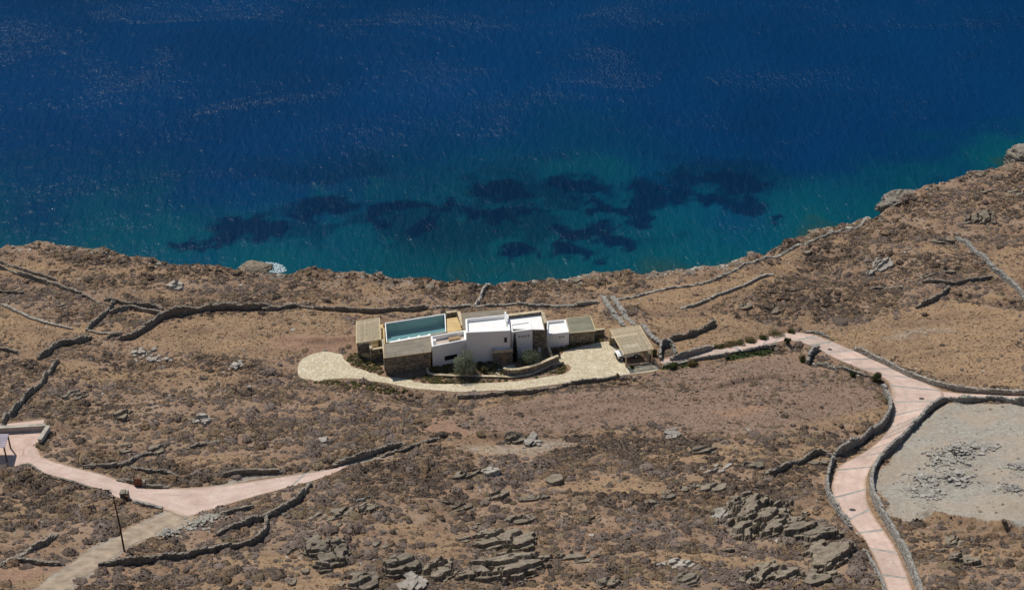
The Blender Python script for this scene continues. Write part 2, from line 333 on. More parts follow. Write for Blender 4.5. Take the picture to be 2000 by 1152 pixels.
def m_pink():
    k = NT('pink_concrete', .85, .2)
    c = k.ramp(k.noise(.3, 5, .65), [(.3, (.41, .295, .24)), (.5, (.52, .385, .318)), (.7, (.61, .475, .405))])
    c = k.mix(k.ramp(k.noise(1.1, 6, .75), [(.5, (0, 0, 0)), (.72, (.7, .7, .7))]), c, (.52, .44, .375))
    c = k.mix(k.ramp(k.noise(2.6, 5, .7), [(.58, (0, 0, 0)), (.72, (.55, .55, .55))]), c, (.30, .225, .18))
    ck = k.voro(.45, k.co((1, 1, 1), world=True), 'DISTANCE_TO_EDGE'); c = k.mix(k.ramp(ck, [(.004, (.5, .5, .5)), (.014, (0, 0, 0))]), c, (.22, .17, .14))
    e = k.math('ADD', k.attr('edge'), k.math('MULTIPLY', k.math('SUBTRACT', k.noise(1.4, 5, .7), .5), .55)); c = k.mix(k.ramp(e, [(.80, (0, 0, 0)), (1.0, (.85, .85, .85))]), c, (.30, .215, .15))
    tyre = k.math('MULTIPLY', k.ramp(k.math('ADD', k.attr('edge'), k.math('MULTIPLY', k.math('SUBTRACT', k.noise(.6, 4), .5), .25)), [(.26, (0, 0, 0)), (.38, (1, 1, 1)), (.50, (1, 1, 1)), (.62, (0, 0, 0))]), k.ramp(k.noise(.5, 4, .6), [(.35, (.1, .1, .1)), (.65, (.5, .5, .5))])); c = k.mix(tyre, c, (.40, .315, .27))
    c = k.mix(1.0, c, k.ramp(k.rand(), [(0, (.86, .87, .88)), (1, (1.08, 1.05, 1.03))]), 'MULTIPLY')
    k.color(c); k.bump(k.noise(3.0, 4), .3, .03); return k.m
def m_reed(name, a, b, ang, sc=9.0):
    k = NT(name, .95, .05)
    co = k.co((1, 1, 1), (0, 0, ang), world=True)
    mp = k.n.new('ShaderNodeMapping'); mp.inputs['Scale'].default_value = (.35, sc, .35); k.l.new(co, mp.inputs[0])
    n = k.noise(1.0, 4, .6, mp.outputs[0]); col = k.ramp(n, [(.3, a), (.7, b)])
    col = k.mix(.7, col, k.ramp(k.noise(.8, 4), [(.3, (.75, .75, .75)), (.7, (1.1, 1.1, 1.1))]), 'MULTIPLY')
    k.color(col); k.bump(n, .8, .05); return k.m
def m_sea():
    k = NT('sea_water', .10, .16)
    deep = k.attr('deep'); weed = k.attr('weed')
    c = k.ramp(deep, [(0, (.012, .048, .048)), (.14, (.0008, .054, .076)), (.42, (.0005, .045, .079)), (.72, (.0003, .0295, .079)), (1, (.0003, .0265, .087))])
    c = k.mix(k.math('MULTIPLY', weed, .95), c, (.0004, .0135, .042))
    c = k.mix(1.0, c, k.ramp(k.noise(.02, 3, .5), [(.3, (.86, .86, .86)), (.7, (1.14, 1.14, 1.14))]), 'MULTIPLY')
    k.n.remove(k.b); df = k.n.new('ShaderNodeBsdfDiffuse'); fl_ = k.noise(1.0, 3, .6, k.co((.55, 2.4, 1), (0, 0, R(6)), world=True), .4); painted_glint = k.math('MULTIPLY', k.ramp(fl_, [(.62, (0, 0, 0)), (.78, (1, 1, 1))]), k.ramp(k.noise(.03, 5, .62, k.co((1, 1.6, 1), (0, 0, R(12)), world=True), .8), [(.56, (0, 0, 0)), (.78, (.24, .24, .24))])); c = k.mix(k.math('MULTIPLY', painted_glint, k.attr('deep')), c, (.30, .36, .42)); k.l.new(c, df.inputs[0]); gl = k.n.new('ShaderNodeBsdfGlossy'); gl.inputs['Color'].default_value = (.75, .9, 1, 1); gl.inputs['Roughness'].default_value = .24  # pale streaks mixed into the diffuse water colour imitate soft sun glints in gusts
    mx = k.n.new('ShaderNodeMixShader'); mx.inputs[0].default_value = .015; k.l.new(df.outputs[0], mx.inputs[1]); k.l.new(gl.outputs[0], mx.inputs[2]); k.l.new(mx.outputs[0], [n for n in k.n if n.type == 'OUTPUT_MATERIAL'][0].inputs[0])
    sw = k.noise(1.0, 3, .55, k.co((.55, .2, 1), (0, 0, R(-32)), world=True), .5)
    w1 = k.noise(1.0, 4, .6, k.co((1.5, .5, 1), (0, 0, R(-38)), world=True), .6)
    w2 = k.noise(3.2, 3, .6)
    gustn = k.noise(.03, 5, .62, k.co((1, 1.6, 1), (0, 0, R(12)), world=True), .8)
    gust = k.ramp(k.math('MULTIPLY', gustn, k.ramp(k.attr('open'), [(.0, (.74, .74, .74)), (1, (1.03, 1.03, 1.03))])), [(.40, (.35, .35, .35)), (.55, (.9, .9, .9)), (.70, (1.7, 1.7, 1.7))])
    h = k.math('ADD', k.math('MULTIPLY', sw, .75), k.math('MULTIPLY', k.math('ADD', k.math('MULTIPLY', w1, .42), k.math('MULTIPLY', w2, .13)), gust))
    bp = k.n.new('ShaderNodeBump'); bp.inputs['Strength'].default_value = 1.0; bp.inputs['Distance'].default_value = .68; k.l.new(h, bp.inputs['Height']); k.l.new(bp.outputs[0], gl.inputs['Normal']); k.l.new(bp.outputs[0], df.inputs['Normal']); return k.m
def m_pool():
    k = NT('pool_water', .03, .5); k.n.remove(k.b)
    tr = k.n.new('ShaderNodeBsdfTransparent'); tr.inputs[0].default_value = (.45, .63, .66, 1)
    gl = k.n.new('ShaderNodeBsdfGlossy'); gl.inputs['Roughness'].default_value = .03
    fr = k.n.new('ShaderNodeFresnel'); fr.inputs[0].default_value = 1.33
    mx = k.n.new('ShaderNodeMixShader'); k.l.new(fr.outputs[0], mx.inputs[0]); k.l.new(tr.outputs[0], mx.inputs[1]); k.l.new(gl.outputs[0], mx.inputs[2])
    out = [n for n in k.n if n.type == 'OUTPUT_MATERIAL'][0]; k.l.new(mx.outputs[0], out.inputs[0])
    bp = k.n.new('ShaderNodeBump'); bp.inputs['Strength'].default_value = .25; bp.inputs['Distance'].default_value = .05; k.l.new(k.noise(2.0, 3), bp.inputs['Height']); k.l.new(bp.outputs[0], gl.inputs['Normal'])
    return k.m
M = dict(ground=m_ground(), sea=m_sea(), pool=m_pool(), stone=m_stonewall(), paving=m_paving(), pink=m_pink(),
         rock=m_rock('schist_rock', (.125, .102, .076), (.21, .176, .132), (.32, .276, .213)),
         pale_rock=m_rock('pale_rock', (.25, .222, .18), (.365, .33, .28), (.48, .45, .395)),
         wall=m_rock('field_stone', (.16, .137, .107), (.26, .228, .183), (.39, .35, .295)),
         wall_pale=m_rock('pale_field_stone', (.28, .25, .205), (.40, .37, .31), (.52, .49, .43)),
         wall_grey=m_rock('blue_grey_stone', (.20, .187, .162), (.32, .302, .268), (.46, .44, .395)),
         white=m_plain('white_plaster', (.84, .83, .80), .85, .03, .8), floor_white=m_plain('white_roof_screed', (.80, .785, .755), .85, .04, .6),
         cap=m_rock('cream_cap_stone', (.4, .32, .2), (.55, .46, .31), (.66, .58, .42)),
         glass=m_plain('dark_glass', (.015, .018, .02), .1, .1, 1, .5), grey_frame=m_plain('grey_frame', (.16, .17, .17), .6),
         wood=m_plain('weathered_wood', (.30, .21, .12), .8, .25, 6), dark_wood=m_plain('dark_brown_wood', (.075, .04, .025), .8, .2, 3),
         deck=m_reed('honey_timber_deck', (.50, .35, .16), (.66, .49, .25), R(10), 6), pinkdeck=m_reed('pinkish_timber_deck', (.42, .34, .28), (.58, .5, .43), R(10), 5),
         reed=m_reed('grey_reed_mat', (.175, .152, .118), (.30, .265, .21), R(-8), 7), reed_green=m_reed('olive_reed_mat', (.17, .16, .115), (.28, .265, .195), R(-8), 7),
         slat=m_plain('pale_cane', (.50, .42, .29), .85, .2, 5), beam=m_plain('honey_beam', (.62, .50, .30), .8, .12, 4),
         dirt=m_plain('grey_dirt_track', (.31, .245, .18), .95, .3, .8, .1, .05), strip=m_rock('grey_green_strip', (.27, .26, .225), (.36, .35, .31), (.45, .44, .39)),
         iron=m_plain('cast_iron', (.06, .05, .045), .6, .2, 4), rust=m_plain('rusty_steel', (.16, .07, .04), .8, .3, 3), pole=m_plain('tarred_pole', (.055, .033, .024), .9, .2, 3),
         car=m_plain('white_car_paint', (.78, .78, .77), .35, .02, 1, .5), tyre=m_plain('tyre_rubber', (.015, .015, .015), .9), rim=m_plain('pale_rim', (.6, .6, .6), .5), black=m_plain('black_trim', (.02, .02, .02), .6),
         poolwall=m_plain('pool_plaster', (.64, .66, .63), .7, .05, 2), concrete=m_plain('pale_concrete', (.42, .39, .34), .9, .15, 1.5),
         lilac=m_reed('lilac_roof_sheet', (.32, .285, .32), (.43, .385, .43), R(0), 4), foam=m_plain('sea_foam', (.42, .52, .54), .9, .1, 2),
         bark=m_plain('olive_bark', (.11, .09, .07), .95, .3, 6), trunk=m_plain('dry_twig', (.14, .11, .085), .95, .3, 6),
         sh_grey=m_shrub('grey_shrub_leaves', (0.110, 0.085, 0.070), (0.152, 0.119, 0.100), (0.207, 0.165, 0.139)), sh_olive=m_shrub('olive_shrub_leaves', (0.127, 0.095, 0.061), (0.172, 0.132, 0.087), (0.224, 0.172, 0.115)),
         sh_brown=m_shrub('brown_shrub_leaves', (0.140, 0.095, 0.062), (0.193, 0.134, 0.088), (0.253, 0.181, 0.120)), sh_dark=m_shrub('dark_shrub_leaves', (0.080, 0.061, 0.048), (0.114, 0.088, 0.070), (0.151, 0.118, 0.092)),
         sh_green=m_shrub('garden_shrub_leaves', (0.058, 0.065, 0.023), (0.098, 0.098, 0.039), (0.156, 0.117, 0.052)),
         grass=m_shrub('dry_grass_blades', (0.21, 0.14, 0.088), (0.29, 0.2, 0.128), (0.37, 0.27, 0.185)),
         olive=m_shrub('olive_leaves', (.15, .175, .115), (.175, .20, .135), (.19, .215, .145)), cypress=m_shrub('cypress_leaves', (.012, .02, .012), (.016, .024, .014), (.02, .028, .016)),
         hedge=m_shrub('hedge_leaves', (0.058, 0.078, 0.029), (0.072, 0.094, 0.036), (0.085, 0.104, 0.039)), bush=m_shrub('bush_leaves', (.035, .042, .018), (.04, .048, .02), (.045, .052, .022)))

# ------------------------------------------------------------------ object helpers
def tag(o, label=None, cat=None, group=None, kind=None):
    if label: o['label'] = label
    if cat: o['category'] = cat
    if group: o['group'] = group
    if kind or cat: o['kind'] = kind or 'thing'
    return o
def mesh_obj(name, verts, faces, mat, parent=None, smooth=False):
    me = bpy.data.meshes.new(name); me.from_pydata([tuple(map(float, v)) for v in verts], [], [tuple(f) for f in faces]); me.update()
    if mat is not None: me.materials.append(mat)
    if smooth: me.polygons.foreach_set('use_smooth', [True] * len(me.polygons))
    o = bpy.data.objects.new(name, me); C.objects.link(o)
    if parent: o.parent = parent
    return o
def np_obj(name, V, F, mat, parent=None, smooth=False):
    """numpy vertices (n,3) and faces (m,k)"""
    V = np.asarray(V, np.float32); F = np.asarray(F, np.int32); k = F.shape[1]
    me = bpy.data.meshes.new(name); me.vertices.add(len(V)); me.vertices.foreach_set('co', V.ravel())
    me.loops.add(F.size); me.loops.foreach_set('vertex_index', F.ravel())
    me.polygons.add(len(F)); me.polygons.foreach_set('loop_start', np.arange(0, F.size, k, dtype=np.int32)); me.polygons.foreach_set('loop_total', np.full(len(F), k, np.int32))
    me.update(calc_edges=True); me.validate()
    if mat is not None: me.materials.append(mat)
    me.polygons.foreach_set('use_smooth', np.full(len(F), smooth))
    o = bpy.data.objects.new(name, me); C.objects.link(o)
    if parent: o.parent = parent
    return o
def empty(name, label, cat, group=None, loc=(0, 0, 0), rz=0):
    o = bpy.data.objects.new(name, None); C.objects.link(o); o.location = loc; o.rotation_euler = (0, 0, rz); return tag(o, label, cat, group)
class MB:
    def __init__(s): s.v = []; s.f = []
    def add(s, v, f): b = len(s.v); s.v += [tuple(p) for p in v]; s.f += [tuple(i + b for i in q) for q in f]
    def prism(s, poly, z0, z1):
        """poly: xy list, ccw; z0/z1 numbers or lists"""
        n = len(poly); a = z0 if hasattr(z0, '__len__') else [z0] * n; b = z1 if hasattr(z1, '__len__') else [z1] * n
        v = [(p[0], p[1], a[i]) for i, p in enumerate(poly)] + [(p[0], p[1], b[i]) for i, p in enumerate(poly)]
        s.add(v, [tuple(range(n))[::-1], tuple(range(n, 2 * n))] + [(i, (i + 1) % n, n + (i + 1) % n, n + i) for i in range(n)])
    def box(s, x0, x1, y0, y1, z0, z1): s.prism([(x0, y0), (x1, y0), (x1, y1), (x0, y1)], z0, z1)
    def bar(s, a, b, w, h=None):
        a = Vector(a); b = Vector(b); h = h or w; d = (b - a).normalized(); up = Vector((0, 0, 1)) if abs(d.z) < .95 else Vector((1, 0, 0))
        r = d.cross(up).normalized() * w / 2; u = r.cross(d).normalized() * h / 2
        v = [p + i * r + j * u for p in (a, b) for i, j in ((-1, -1), (1, -1), (1, 1), (-1, 1))]
        s.add(v, [(0, 1, 2, 3), (7, 6, 5, 4), (0, 4, 5, 1), (1, 5, 6, 2), (2, 6, 7, 3), (3, 7, 4, 0)])
    def tube(s, pts, rad, n=8):
        base = len(s.v); m = len(pts)
        for i, p in enumerate(pts):
            p = Vector(p); d = (Vector(pts[min(i + 1, m - 1)]) - Vector(pts[max(i - 1, 0)])).normalized(); up = Vector((0, 0, 1)) if abs(d.z) < .9 else Vector((1, 0, 0))
            x = d.cross(up).normalized(); y = d.cross(x); r = rad[i] if hasattr(rad, '__len__') else rad
            for k in range(n): a = 2 * math.pi * k / n; s.v.append(tuple(p + x * math.cos(a) * r + y * math.sin(a) * r))
        for i in range(m - 1):
            for k in range(n): s.f.append((base + i * n + k, base + i * n + (k + 1) % n, base + (i + 1) * n + (k + 1) % n, base + (i + 1) * n + k))
        s.f.append(tuple(base + k for k in range(n))[::-1]); s.f.append(tuple(base + (m - 1) * n + k for k in range(n)))
    def disc(s, c, ax, r, t, n=18):
        c = Vector(c); ax = Vector(ax).normalized(); s.tube([c - ax * t / 2, c + ax * t / 2], r, n)
    def build(s, name, mat, parent=None, smooth=False, bevel=0, seg=2):
        o = mesh_obj(name, s.v, s.f, mat, parent, smooth)
        bm = bmesh.new(); bm.from_mesh(o.data); bmesh.ops.recalc_face_normals(bm, faces=bm.faces); bm.to_mesh(o.data); bm.free()
        if bevel:
            md = o.modifiers.new('bevel', 'BEVEL'); md.width = bevel; md.segments = seg; md.limit_method = 'ANGLE'; md.angle_limit = R(40)
        return o
def ccw(poly):
    a = sum(poly[i][0] * poly[(i + 1) % len(poly)][1] - poly[(i + 1) % len(poly)][0] * poly[i][1] for i in range(len(poly)))
    return list(poly) if a > 0 else list(poly)[::-1]
def inset(poly, t):
    poly = ccw(poly); n = len(poly); out = []
    for i in range(n):
        p0 = Vector(poly[i - 1]); p1 = Vector(poly[i]); p2 = Vector(poly[(i + 1) % n])
        d1 = (p1 - p0).normalized(); d2 = (p2 - p1).normalized(); n1 = Vector((-d1.y, d1.x)); n2 = Vector((-d2.y, d2.x))
        k = t / max(.3, 1 + n1.dot(n2)); out.append(tuple(p1 + (n1 + n2) * k))
    return out
def lerp(a, b, t): return tuple(a[i] + (b[i] - a[i]) * t for i in range(len(a)))

# ------------------------------------------------------------------ terrain and sea
def grid_faces(nx, ny):
    i = np.arange(nx - 1)[None, :] + np.arange(ny - 1)[:, None] * nx
    return np.stack([i, i + 1, i + nx + 1, i + nx], -1).reshape(-1, 4)
hill = np_obj('hillside', np.stack([GX, GY, ZF], -1).reshape(-1, 3), grid_faces(len(XS), len(YS)), M['ground'], smooth=True); tag(hill, kind='structure')
gz = np.gradient(ZF, axis=0) / np.gradient(YS)[:, None]
rocky = np.clip(sstep(.5, .9, -gz) * sstep(14, 0, np.abs(brow(GX) - GY)), 0, 1)
for nm, A in (('straw', Z_straw), ('field', Z_field), ('grey', Z_grey), ('red', Z_red), ('green', Z_green), ('rocky', rocky)):
    at_ = hill.data.attributes.new(nm, 'FLOAT', 'POINT'); at_.data.foreach_set('value', A.astype(np.float32).ravel())

SX = axis(-125, 150, .8, -9000, 9000); SY = axis(222, 395, .8, 150, 12000)
sgx, sgy = np.meshgrid(SX, SY)
off = sgy - brow(sgx)
wwid = np.interp(sgx, [at_z(p, 450, SEA_Z)[0] for p in (0, 400, 600, 800, 1050, 1250, 1420, 1600, 1900)], [46, 48, 58, 82, 98, 84, 56, 38, 30])
wob = fbm(sgx / 16, sgy / 16, 41, 4) - .5
deep = np.clip((off + wob * 38) / wwid, 0, 1.3) / 1.3
deep = np.clip(deep * 1.15, 0, 1)
WEED = [(1011, 490, 27, 17), (1100, 481, 38, 14), (1144, 483, 16, 13), (1114, 450, 26, 14), (1160, 446, 35, 16), (1195, 464, 30, 13), (1216, 471, 22, 18), (1247, 436, 25, 18), (1181, 510, 22, 5), (1177, 403, 50, 12), (1230, 408, 40, 15),
        (1254, 380, 50, 25), (1125, 362, 75, 22), (1317, 390, 35, 22), (1387, 394, 45, 16), (1457, 401, 55, 18), (1400, 360, 120, 26), (978, 422, 50, 20), (1037, 408, 42, 11), (960, 375, 80, 18), (832, 443, 28, 19), (758, 432, 32, 10), (732, 415, 18, 18), (783, 404, 60, 14),
        (860, 404, 40, 11), (930, 410, 32, 9), (965, 436, 28, 13), (524, 453, 35, 20), (440, 464, 48, 15), (370, 471, 25, 12), (587, 422, 30, 10), (457, 440, 62, 22), (640, 400, 70, 20), (1520, 436, 18, 5)]
wx = sgx + 8 * (fbm(sgx / 7, sgy / 7, 51, 5, .6) - .5); wy = sgy + 10 * (fbm(sgx / 7 + 31, sgy / 7, 52, 5, .6) - .5)
wx = wx + 3.4 * (fbm(sgx / 2.4, sgy / 2.4, 53, 3, .6) - .5); wy = wy + 5 * (fbm(sgx / 2.4 + 9, sgy / 2.4, 54, 3, .6) - .5)
weed = np.zeros(sgx.shape)
for px, py, rx, ry in WEED:
    c = at_z(px, py, SEA_Z); ax = at_z(px + rx, py, SEA_Z)[0] - c[0]; ay = at_z(px, py - ry, SEA_Z)[1] - c[1]
    weed = np.maximum(weed, 1 - sstep(.70, 1.2, np.hypot((wx - c[0]) / ax, (wy - c[1]) / ay)))
_bd = sstep(20, 32, off) * sstep(76, 50, off) * sstep(at_z(330, 450, SEA_Z)[0], at_z(500, 450, SEA_Z)[0], sgx) * sstep(at_z(1620, 400, SEA_Z)[0], at_z(1480, 400, SEA_Z)[0], sgx)
weed = np.maximum(weed, .6 * _bd * sstep(.49, .59, fbm(sgx / 15, sgy / 11, 57, 5, .58)))
LIGHT = [(884, 372, 34, 14), (615, 377, 30, 10), (734, 362, 16, 24), (1125, 322, 95, 20), (1205, 341, 45, 24), (1377, 370, 34, 12), (394, 443, 22, 10), (317, 422, 24, 10), (1210, 388, 30, 10), (1345, 402, 18, 12), (1780, 330, 40, 9)]
for px, py, rx, ry in LIGHT:
    c = at_z(px, py, SEA_Z); ax = at_z(px + rx, py, SEA_Z)[0] - c[0]; ay = at_z(px, py - ry, SEA_Z)[1] - c[1]
    k = 1 - sstep(.4, 1.4, np.hypot((wx - c[0]) / ax, (wy - c[1]) / ay)); deep = deep * (1 - k * .55) + .3 * k * .55; weed *= 1 - k * .8
sea = np_obj('sea', np.stack([sgx, sgy, np.full(sgx.shape, SEA_Z)], -1).reshape(-1, 3), grid_faces(len(SX), len(SY)), M['sea'], smooth=True); tag(sea, kind='structure')
for nm, A in (('open', sstep(35, 115, off)), ('deep', deep), ('weed', weed * (1 - .45 * sstep(.6, 1.0, deep)))):
    at_ = sea.data.attributes.new(nm, 'FLOAT', 'POINT'); at_.data.foreach_set('value', A.astype(np.float32).ravel())

# ------------------------------------------------------------------ roads and paving
def strip_mesh(L, Rr, lift, name, mat, parent=None, m=13, skirt=.35):
    n = len(L); t = np.linspace(0, 1, m)
    P = L[:, None, :] * (1 - t)[None, :, None] + Rr[:, None, :] * t[None, :, None]
    z = H(P[..., 0], P[..., 1]) + lift
    V = np.concatenate([P, z[..., None]], -1).reshape(-1, 3); F = grid_faces(m, n)
    # skirts on both sides and ends
    rim = [i * m for i in range(n)] + [(n - 1) * m + j for j in range(1, m)] + [i * m + m - 1 for i in range(n - 2, -1, -1)] + [j for j in range(m - 2, 0, -1)]
    lo = V[rim] - np.array([0, 0, skirt]); b = len(V); k = len(rim)
    F = np.concatenate([F, np.array([(rim[i], rim[(i + 1) % k], b + (i + 1) % k, b + i) for i in range(k)])])
    ob = np_obj(name, np.concatenate([V, lo]), F, mat, parent); ea = np.concatenate([np.tile(np.abs(2 * t - 1), n), np.ones(len(lo))]); a_ = ob.data.attributes.new('edge', 'FLOAT', 'POINT'); a_.data.foreach_set('value', ea.astype(np.float32)); return ob
def densify(L, Rr, step=.5):
    mid = (L + Rr) / 2; s = np.concatenate([[0], np.cumsum(np.hypot(*np.diff(mid, axis=0).T))]); q = np.linspace(0, s[-1], int(s[-1] / step) + 2)
    f = lambda A: np.stack([np.interp(q, s, A[:, 0]), np.interp(q, s, A[:, 1])], -1)
    return f(L), f(Rr), q
def slabbed_road(name, key, joints, label_part=None):
    L, Rr, q = densify(*RW[key]); mid = (L + Rr) / 2
    base = strip_mesh(L, Rr, .02, name, M['strip']); tag(base, kind='structure')
    cut = sorted(int(np.argmin(np.hypot(mid[:, 0] - p[0], mid[:, 1] - p[1]))) for p in [at(*j)[:2] for j in joints])
    ed = [0] + cut + [len(L) - 1]
    for a, b in zip(ed[:-1], ed[1:]):
        if b - a < 2: continue
        sl = slice(a + (1 if a else 0), b + 1)
        if len(L[sl]) >= 2: strip_mesh(L[sl], Rr[sl], .07, 'slab', M['pink'], base)
    for c in cut:
        if c + 1 < len(L): strip_mesh(L[c:c + 2] + (L[c + 1] - L[c]) * np.array([[.04], [-.04]]), Rr[c:c + 2] + (Rr[c + 1] - Rr[c]) * np.array([[.04], [-.04]]), .062, 'stone_strip', M['strip'], base)
    return base
slabbed_road('road', 'right', [(1752, 1127), (1716, 1079), (1697, 1038), (1675, 1006), (1658, 965), (1666, 916), (1697, 891), (1715, 872), (1738, 852), (1752, 838), (1766, 824), (1769, 803), (1764, 784), (1780, 760), (1745, 736), (1712, 722), (1675, 703), (1640, 690), (1606, 673), (1572, 663), (1530, 661), (1500, 668), (1440, 680)])
slabbed_road('road', 'branch', [(1890, 776), (1945, 778)])
slabbed_road('road', 'left', [(585, 942)])
dl = densify(*RW['dirt']); nn_ = len(dl[0]); wob_ = lambda sd: (fbm(np.arange(nn_) * .35, np.zeros(nn_) + sd, 5, 3)[:, None] - .5) * 1.0; ac_ = dl[1] - dl[0]; ac_ = ac_ / np.hypot(*ac_.T)[:, None]; dl = (dl[0] + ac_ * wob_(1.5), dl[1] + ac_ * wob_(7.7)); tag(strip_mesh(dl[0], dl[1], .03, 'dirt_road', M['dirt'], skirt=.25), kind='structure')
def flat_poly(name, poly, zf, mat, parent=None, step=.6, thick=.3):
    """a sheet over a polygon, cut in a grid so that it follows the ground"""
    bm = bmesh.new(); vs = [bm.verts.new((p[0], p[1], 0)) for p in ccw(poly)]; bm.faces.new(vs)
    P = np.array(poly)
    for ax in (0, 1):
        nrm = (1, 0, 0) if ax == 0 else (0, 1, 0)
        for v in np.arange(P[:, ax].min() + step * 2, P[:, ax].max(), step * 2):
            bmesh.ops.bisect_plane(bm, geom=bm.verts[:] + bm.edges[:] + bm.faces[:], plane_co=(v, 0, 0) if ax == 0 else (0, v, 0), plane_no=nrm)
    X = np.array([v.co.x for v in bm.verts]); Y = np.array([v.co.y for v in bm.verts]); Z = zf(X, Y)
    for v, z in zip(bm.verts, Z): v.co.z = z
    bnd = [e for e in bm.edges if e.is_boundary]; ex = bmesh.ops.extrude_edge_only(bm, edges=bnd)
    for g in ex['geom']:
        if isinstance(g, bmesh.types.BMVert): g.co.z -= thick
    me = bpy.data.meshes.new(name); bm.to_mesh(me); bm.free(); me.materials.append(mat)
    o = bpy.data.objects.new(name, me); C.objects.link(o)
    if parent: o.parent = parent
    return o
def smooth_closed(poly, n=4):
    P = np.array(poly + poly[:3]); c = catmull(P, n); return [tuple(p) for p in c[n:n + n * len(poly)]]
DR = []
for i, p in enumerate(smooth_closed(DRIVE_W, 3)):
    j = .22 * (vnoise(np.array([i * .9]), np.array([3.3]), 4)[0] - .5) * 2; DR.append((p[0] + j, p[1] + j))
tag(flat_poly('paved_drive', DR, lambda x, y: H(x, y) + .06, M['paving']), kind='structure')
tag(flat_poly('pink_terrace', TERR_W, lambda x, y: H(x, y) * 0 + tz + .05, M['pink']), kind='structure')
tag(flat_poly('entrance_court', [at_z(*p, .1) for p in [(956, 722), (985, 716), (1003, 711), (1012, 724), (990, 736), (962, 733)]], lambda x, y: H(x, y) + .07, M['paving']), kind='structure')

# ------------------------------------------------------------------ the villa
def P(px, py, z): return at_z(px, py, z)
def on_wall(px, py, A, B):
    d = ray(px, py); ex, ey = B[0] - A[0], B[1] - A[1]
    # A + u*e = t*d (xy)
    det = ex * -d[1] - (-d[0]) * ey
    u = (-A[0] * -d[1] - (-d[0]) * -A[1]) / det; t = (ex * -A[1] - ey * -A[0]) / det
    return u, CAM_H + d[2] * t
def wall_box(mb, A, B, u0, u1, z0, z1, o0, o1):
    """box on the wall A->B (seen from outside, left to right), from o0 to o1 metres proud"""
    A = Vector(A); B = Vector(B); e = B - A; n = Vector((e.y, -e.x)).normalized()
    p = [A + e * u0 + n * o0, A + e * u1 + n * o0, A + e * u1 + n * o1, A + e * u0 + n * o1]
    mb.prism(ccw([tuple(q) for q in p]), z0, z1)
def window(parent, A, B, p0, p1, frame='white', pane='glass', fw=.06, name='window'):
    u0, z1 = on_wall(*p0, A, B); u1, z0 = on_wall(*p1, A, B)
    L = (Vector(B) - Vector(A)).length; du = fw / L
    f = MB(); wall_box(f, A, B, u0 - du, u0, z0 - fw, z1 + fw, -.05, .06); wall_box(f, A, B, u1, u1 + du, z0 - fw, z1 + fw, -.05, .06)
    wall_box(f, A, B, u0, u1, z1, z1 + fw, -.05, .057); wall_box(f, A, B, u0, u1, z0 - fw, z0, -.05, .063)
    f.build('window_frame', M[frame], parent)
    g = MB(); wall_box(g, A, B, u0, u1, z0, z1, -.05, .012); return g.build(name, M[pane], parent)
def shell(name, quad, z0, z1, parent, mat='white', floor='floor_white', t=.34, drop=.55, bevel=.16, seg=3):
    o = ccw(quad); i = inset(o, t); n = len(o); V = [(*p, z0) for p in o] + [(*p, z1) for p in o] + [(*p, z1) for p in i] + [(*p, z1 - drop - .1) for p in i]
    F = []
    for k in range(n):
        q = (k + 1) % n; F += [(k, q, n + q, n + k), (n + k, n + q, 2 * n + q, 2 * n + k), (2 * n + k, 2 * n + q, 3 * n + q, 3 * n + k)]
    ob = mesh_obj(name, V, F, M[mat], parent, smooth=True)
    if bevel:
        md = ob.modifiers.new('bevel', 'BEVEL'); md.width = bevel; md.segments = seg; md.limit_method = 'ANGLE'; md.angle_limit = R(40); md.harden_normals = True
    fl = MB(); fl.prism(inset(o, t - .02), z1 - drop - .25, z1 - drop); fl.build('roof_floor', M[floor], ob); return ob
villa = empty('villa', 'white plaster and schist villa with flat roofs on the paved platform above the sea', 'house')
# two-storey main block
Q = [P(908.7, 622, 5.9), P(993, 613, 5.9), P(997.5, 645.5, 5.9), P(910.5, 649.5, 5.9)]
blk = shell('white_block', Q, -1.5, 5.9, villa); A, B = Q[3], Q[2]
blk['label'] = 'tall two-storey white block with parapet roof'
window(blk, A, B, (985.2, 659.2), (989.6, 667.3), 'grey_frame')
ch = MB(); c = P(985, 618, 6.0); c2 = P(989, 631, 6.0); d = Vector((c2[0] - c[0], c2[1] - c[1])); nn = Vector((d.y, -d.x)).normalized() * -.32
ch.prism(ccw([c, c2, (c2[0] + nn.x, c2[1] + nn.y), (c[0] + nn.x, c[1] + nn.y)]), 5.3, [7.0, 6.3, 6.3, 7.0] if ccw([c, c2, (c2[0] + nn.x, c2[1] + nn.y)])[0] == c else [7.0, 6.3, 6.3, 7.0]); ch.build('chimney', M['white'], blk, bevel=.08)
# lower block with the roof terrace
Q = [P(841, 655.5, 4.2), P(909.8, 643.5, 4.2), P(911, 663, 4.2), P(843.5, 677, 4.2)]
blk = shell('white_block', Q, -1.5, 4.2, villa, floor='pinkdeck', drop=.75); A, B = Q[3], Q[2]
blk['label'] = 'lower white block with timber roof terrace and slit window'
window(blk, A, B, (868, 695.5), (893, 699.2), 'white', fw=.05)
sk = MB(); sk.prism(ccw([P(876, 659.5, 3.6), P(898, 656.5, 3.6), P(899, 662, 3.6), P(876.5, 665.5, 3.6)]), 3.4, 3.75); sk.build('skylight', M['wood'], blk, bevel=.03)
ck = MB(); c = P(849, 668, 4.1); ck.box(c[0] - .25, c[0] + .25, c[1] - .25, c[1] + .25, 3.3, 4.55); ck.build('chimney', M['white'], blk, bevel=.06)
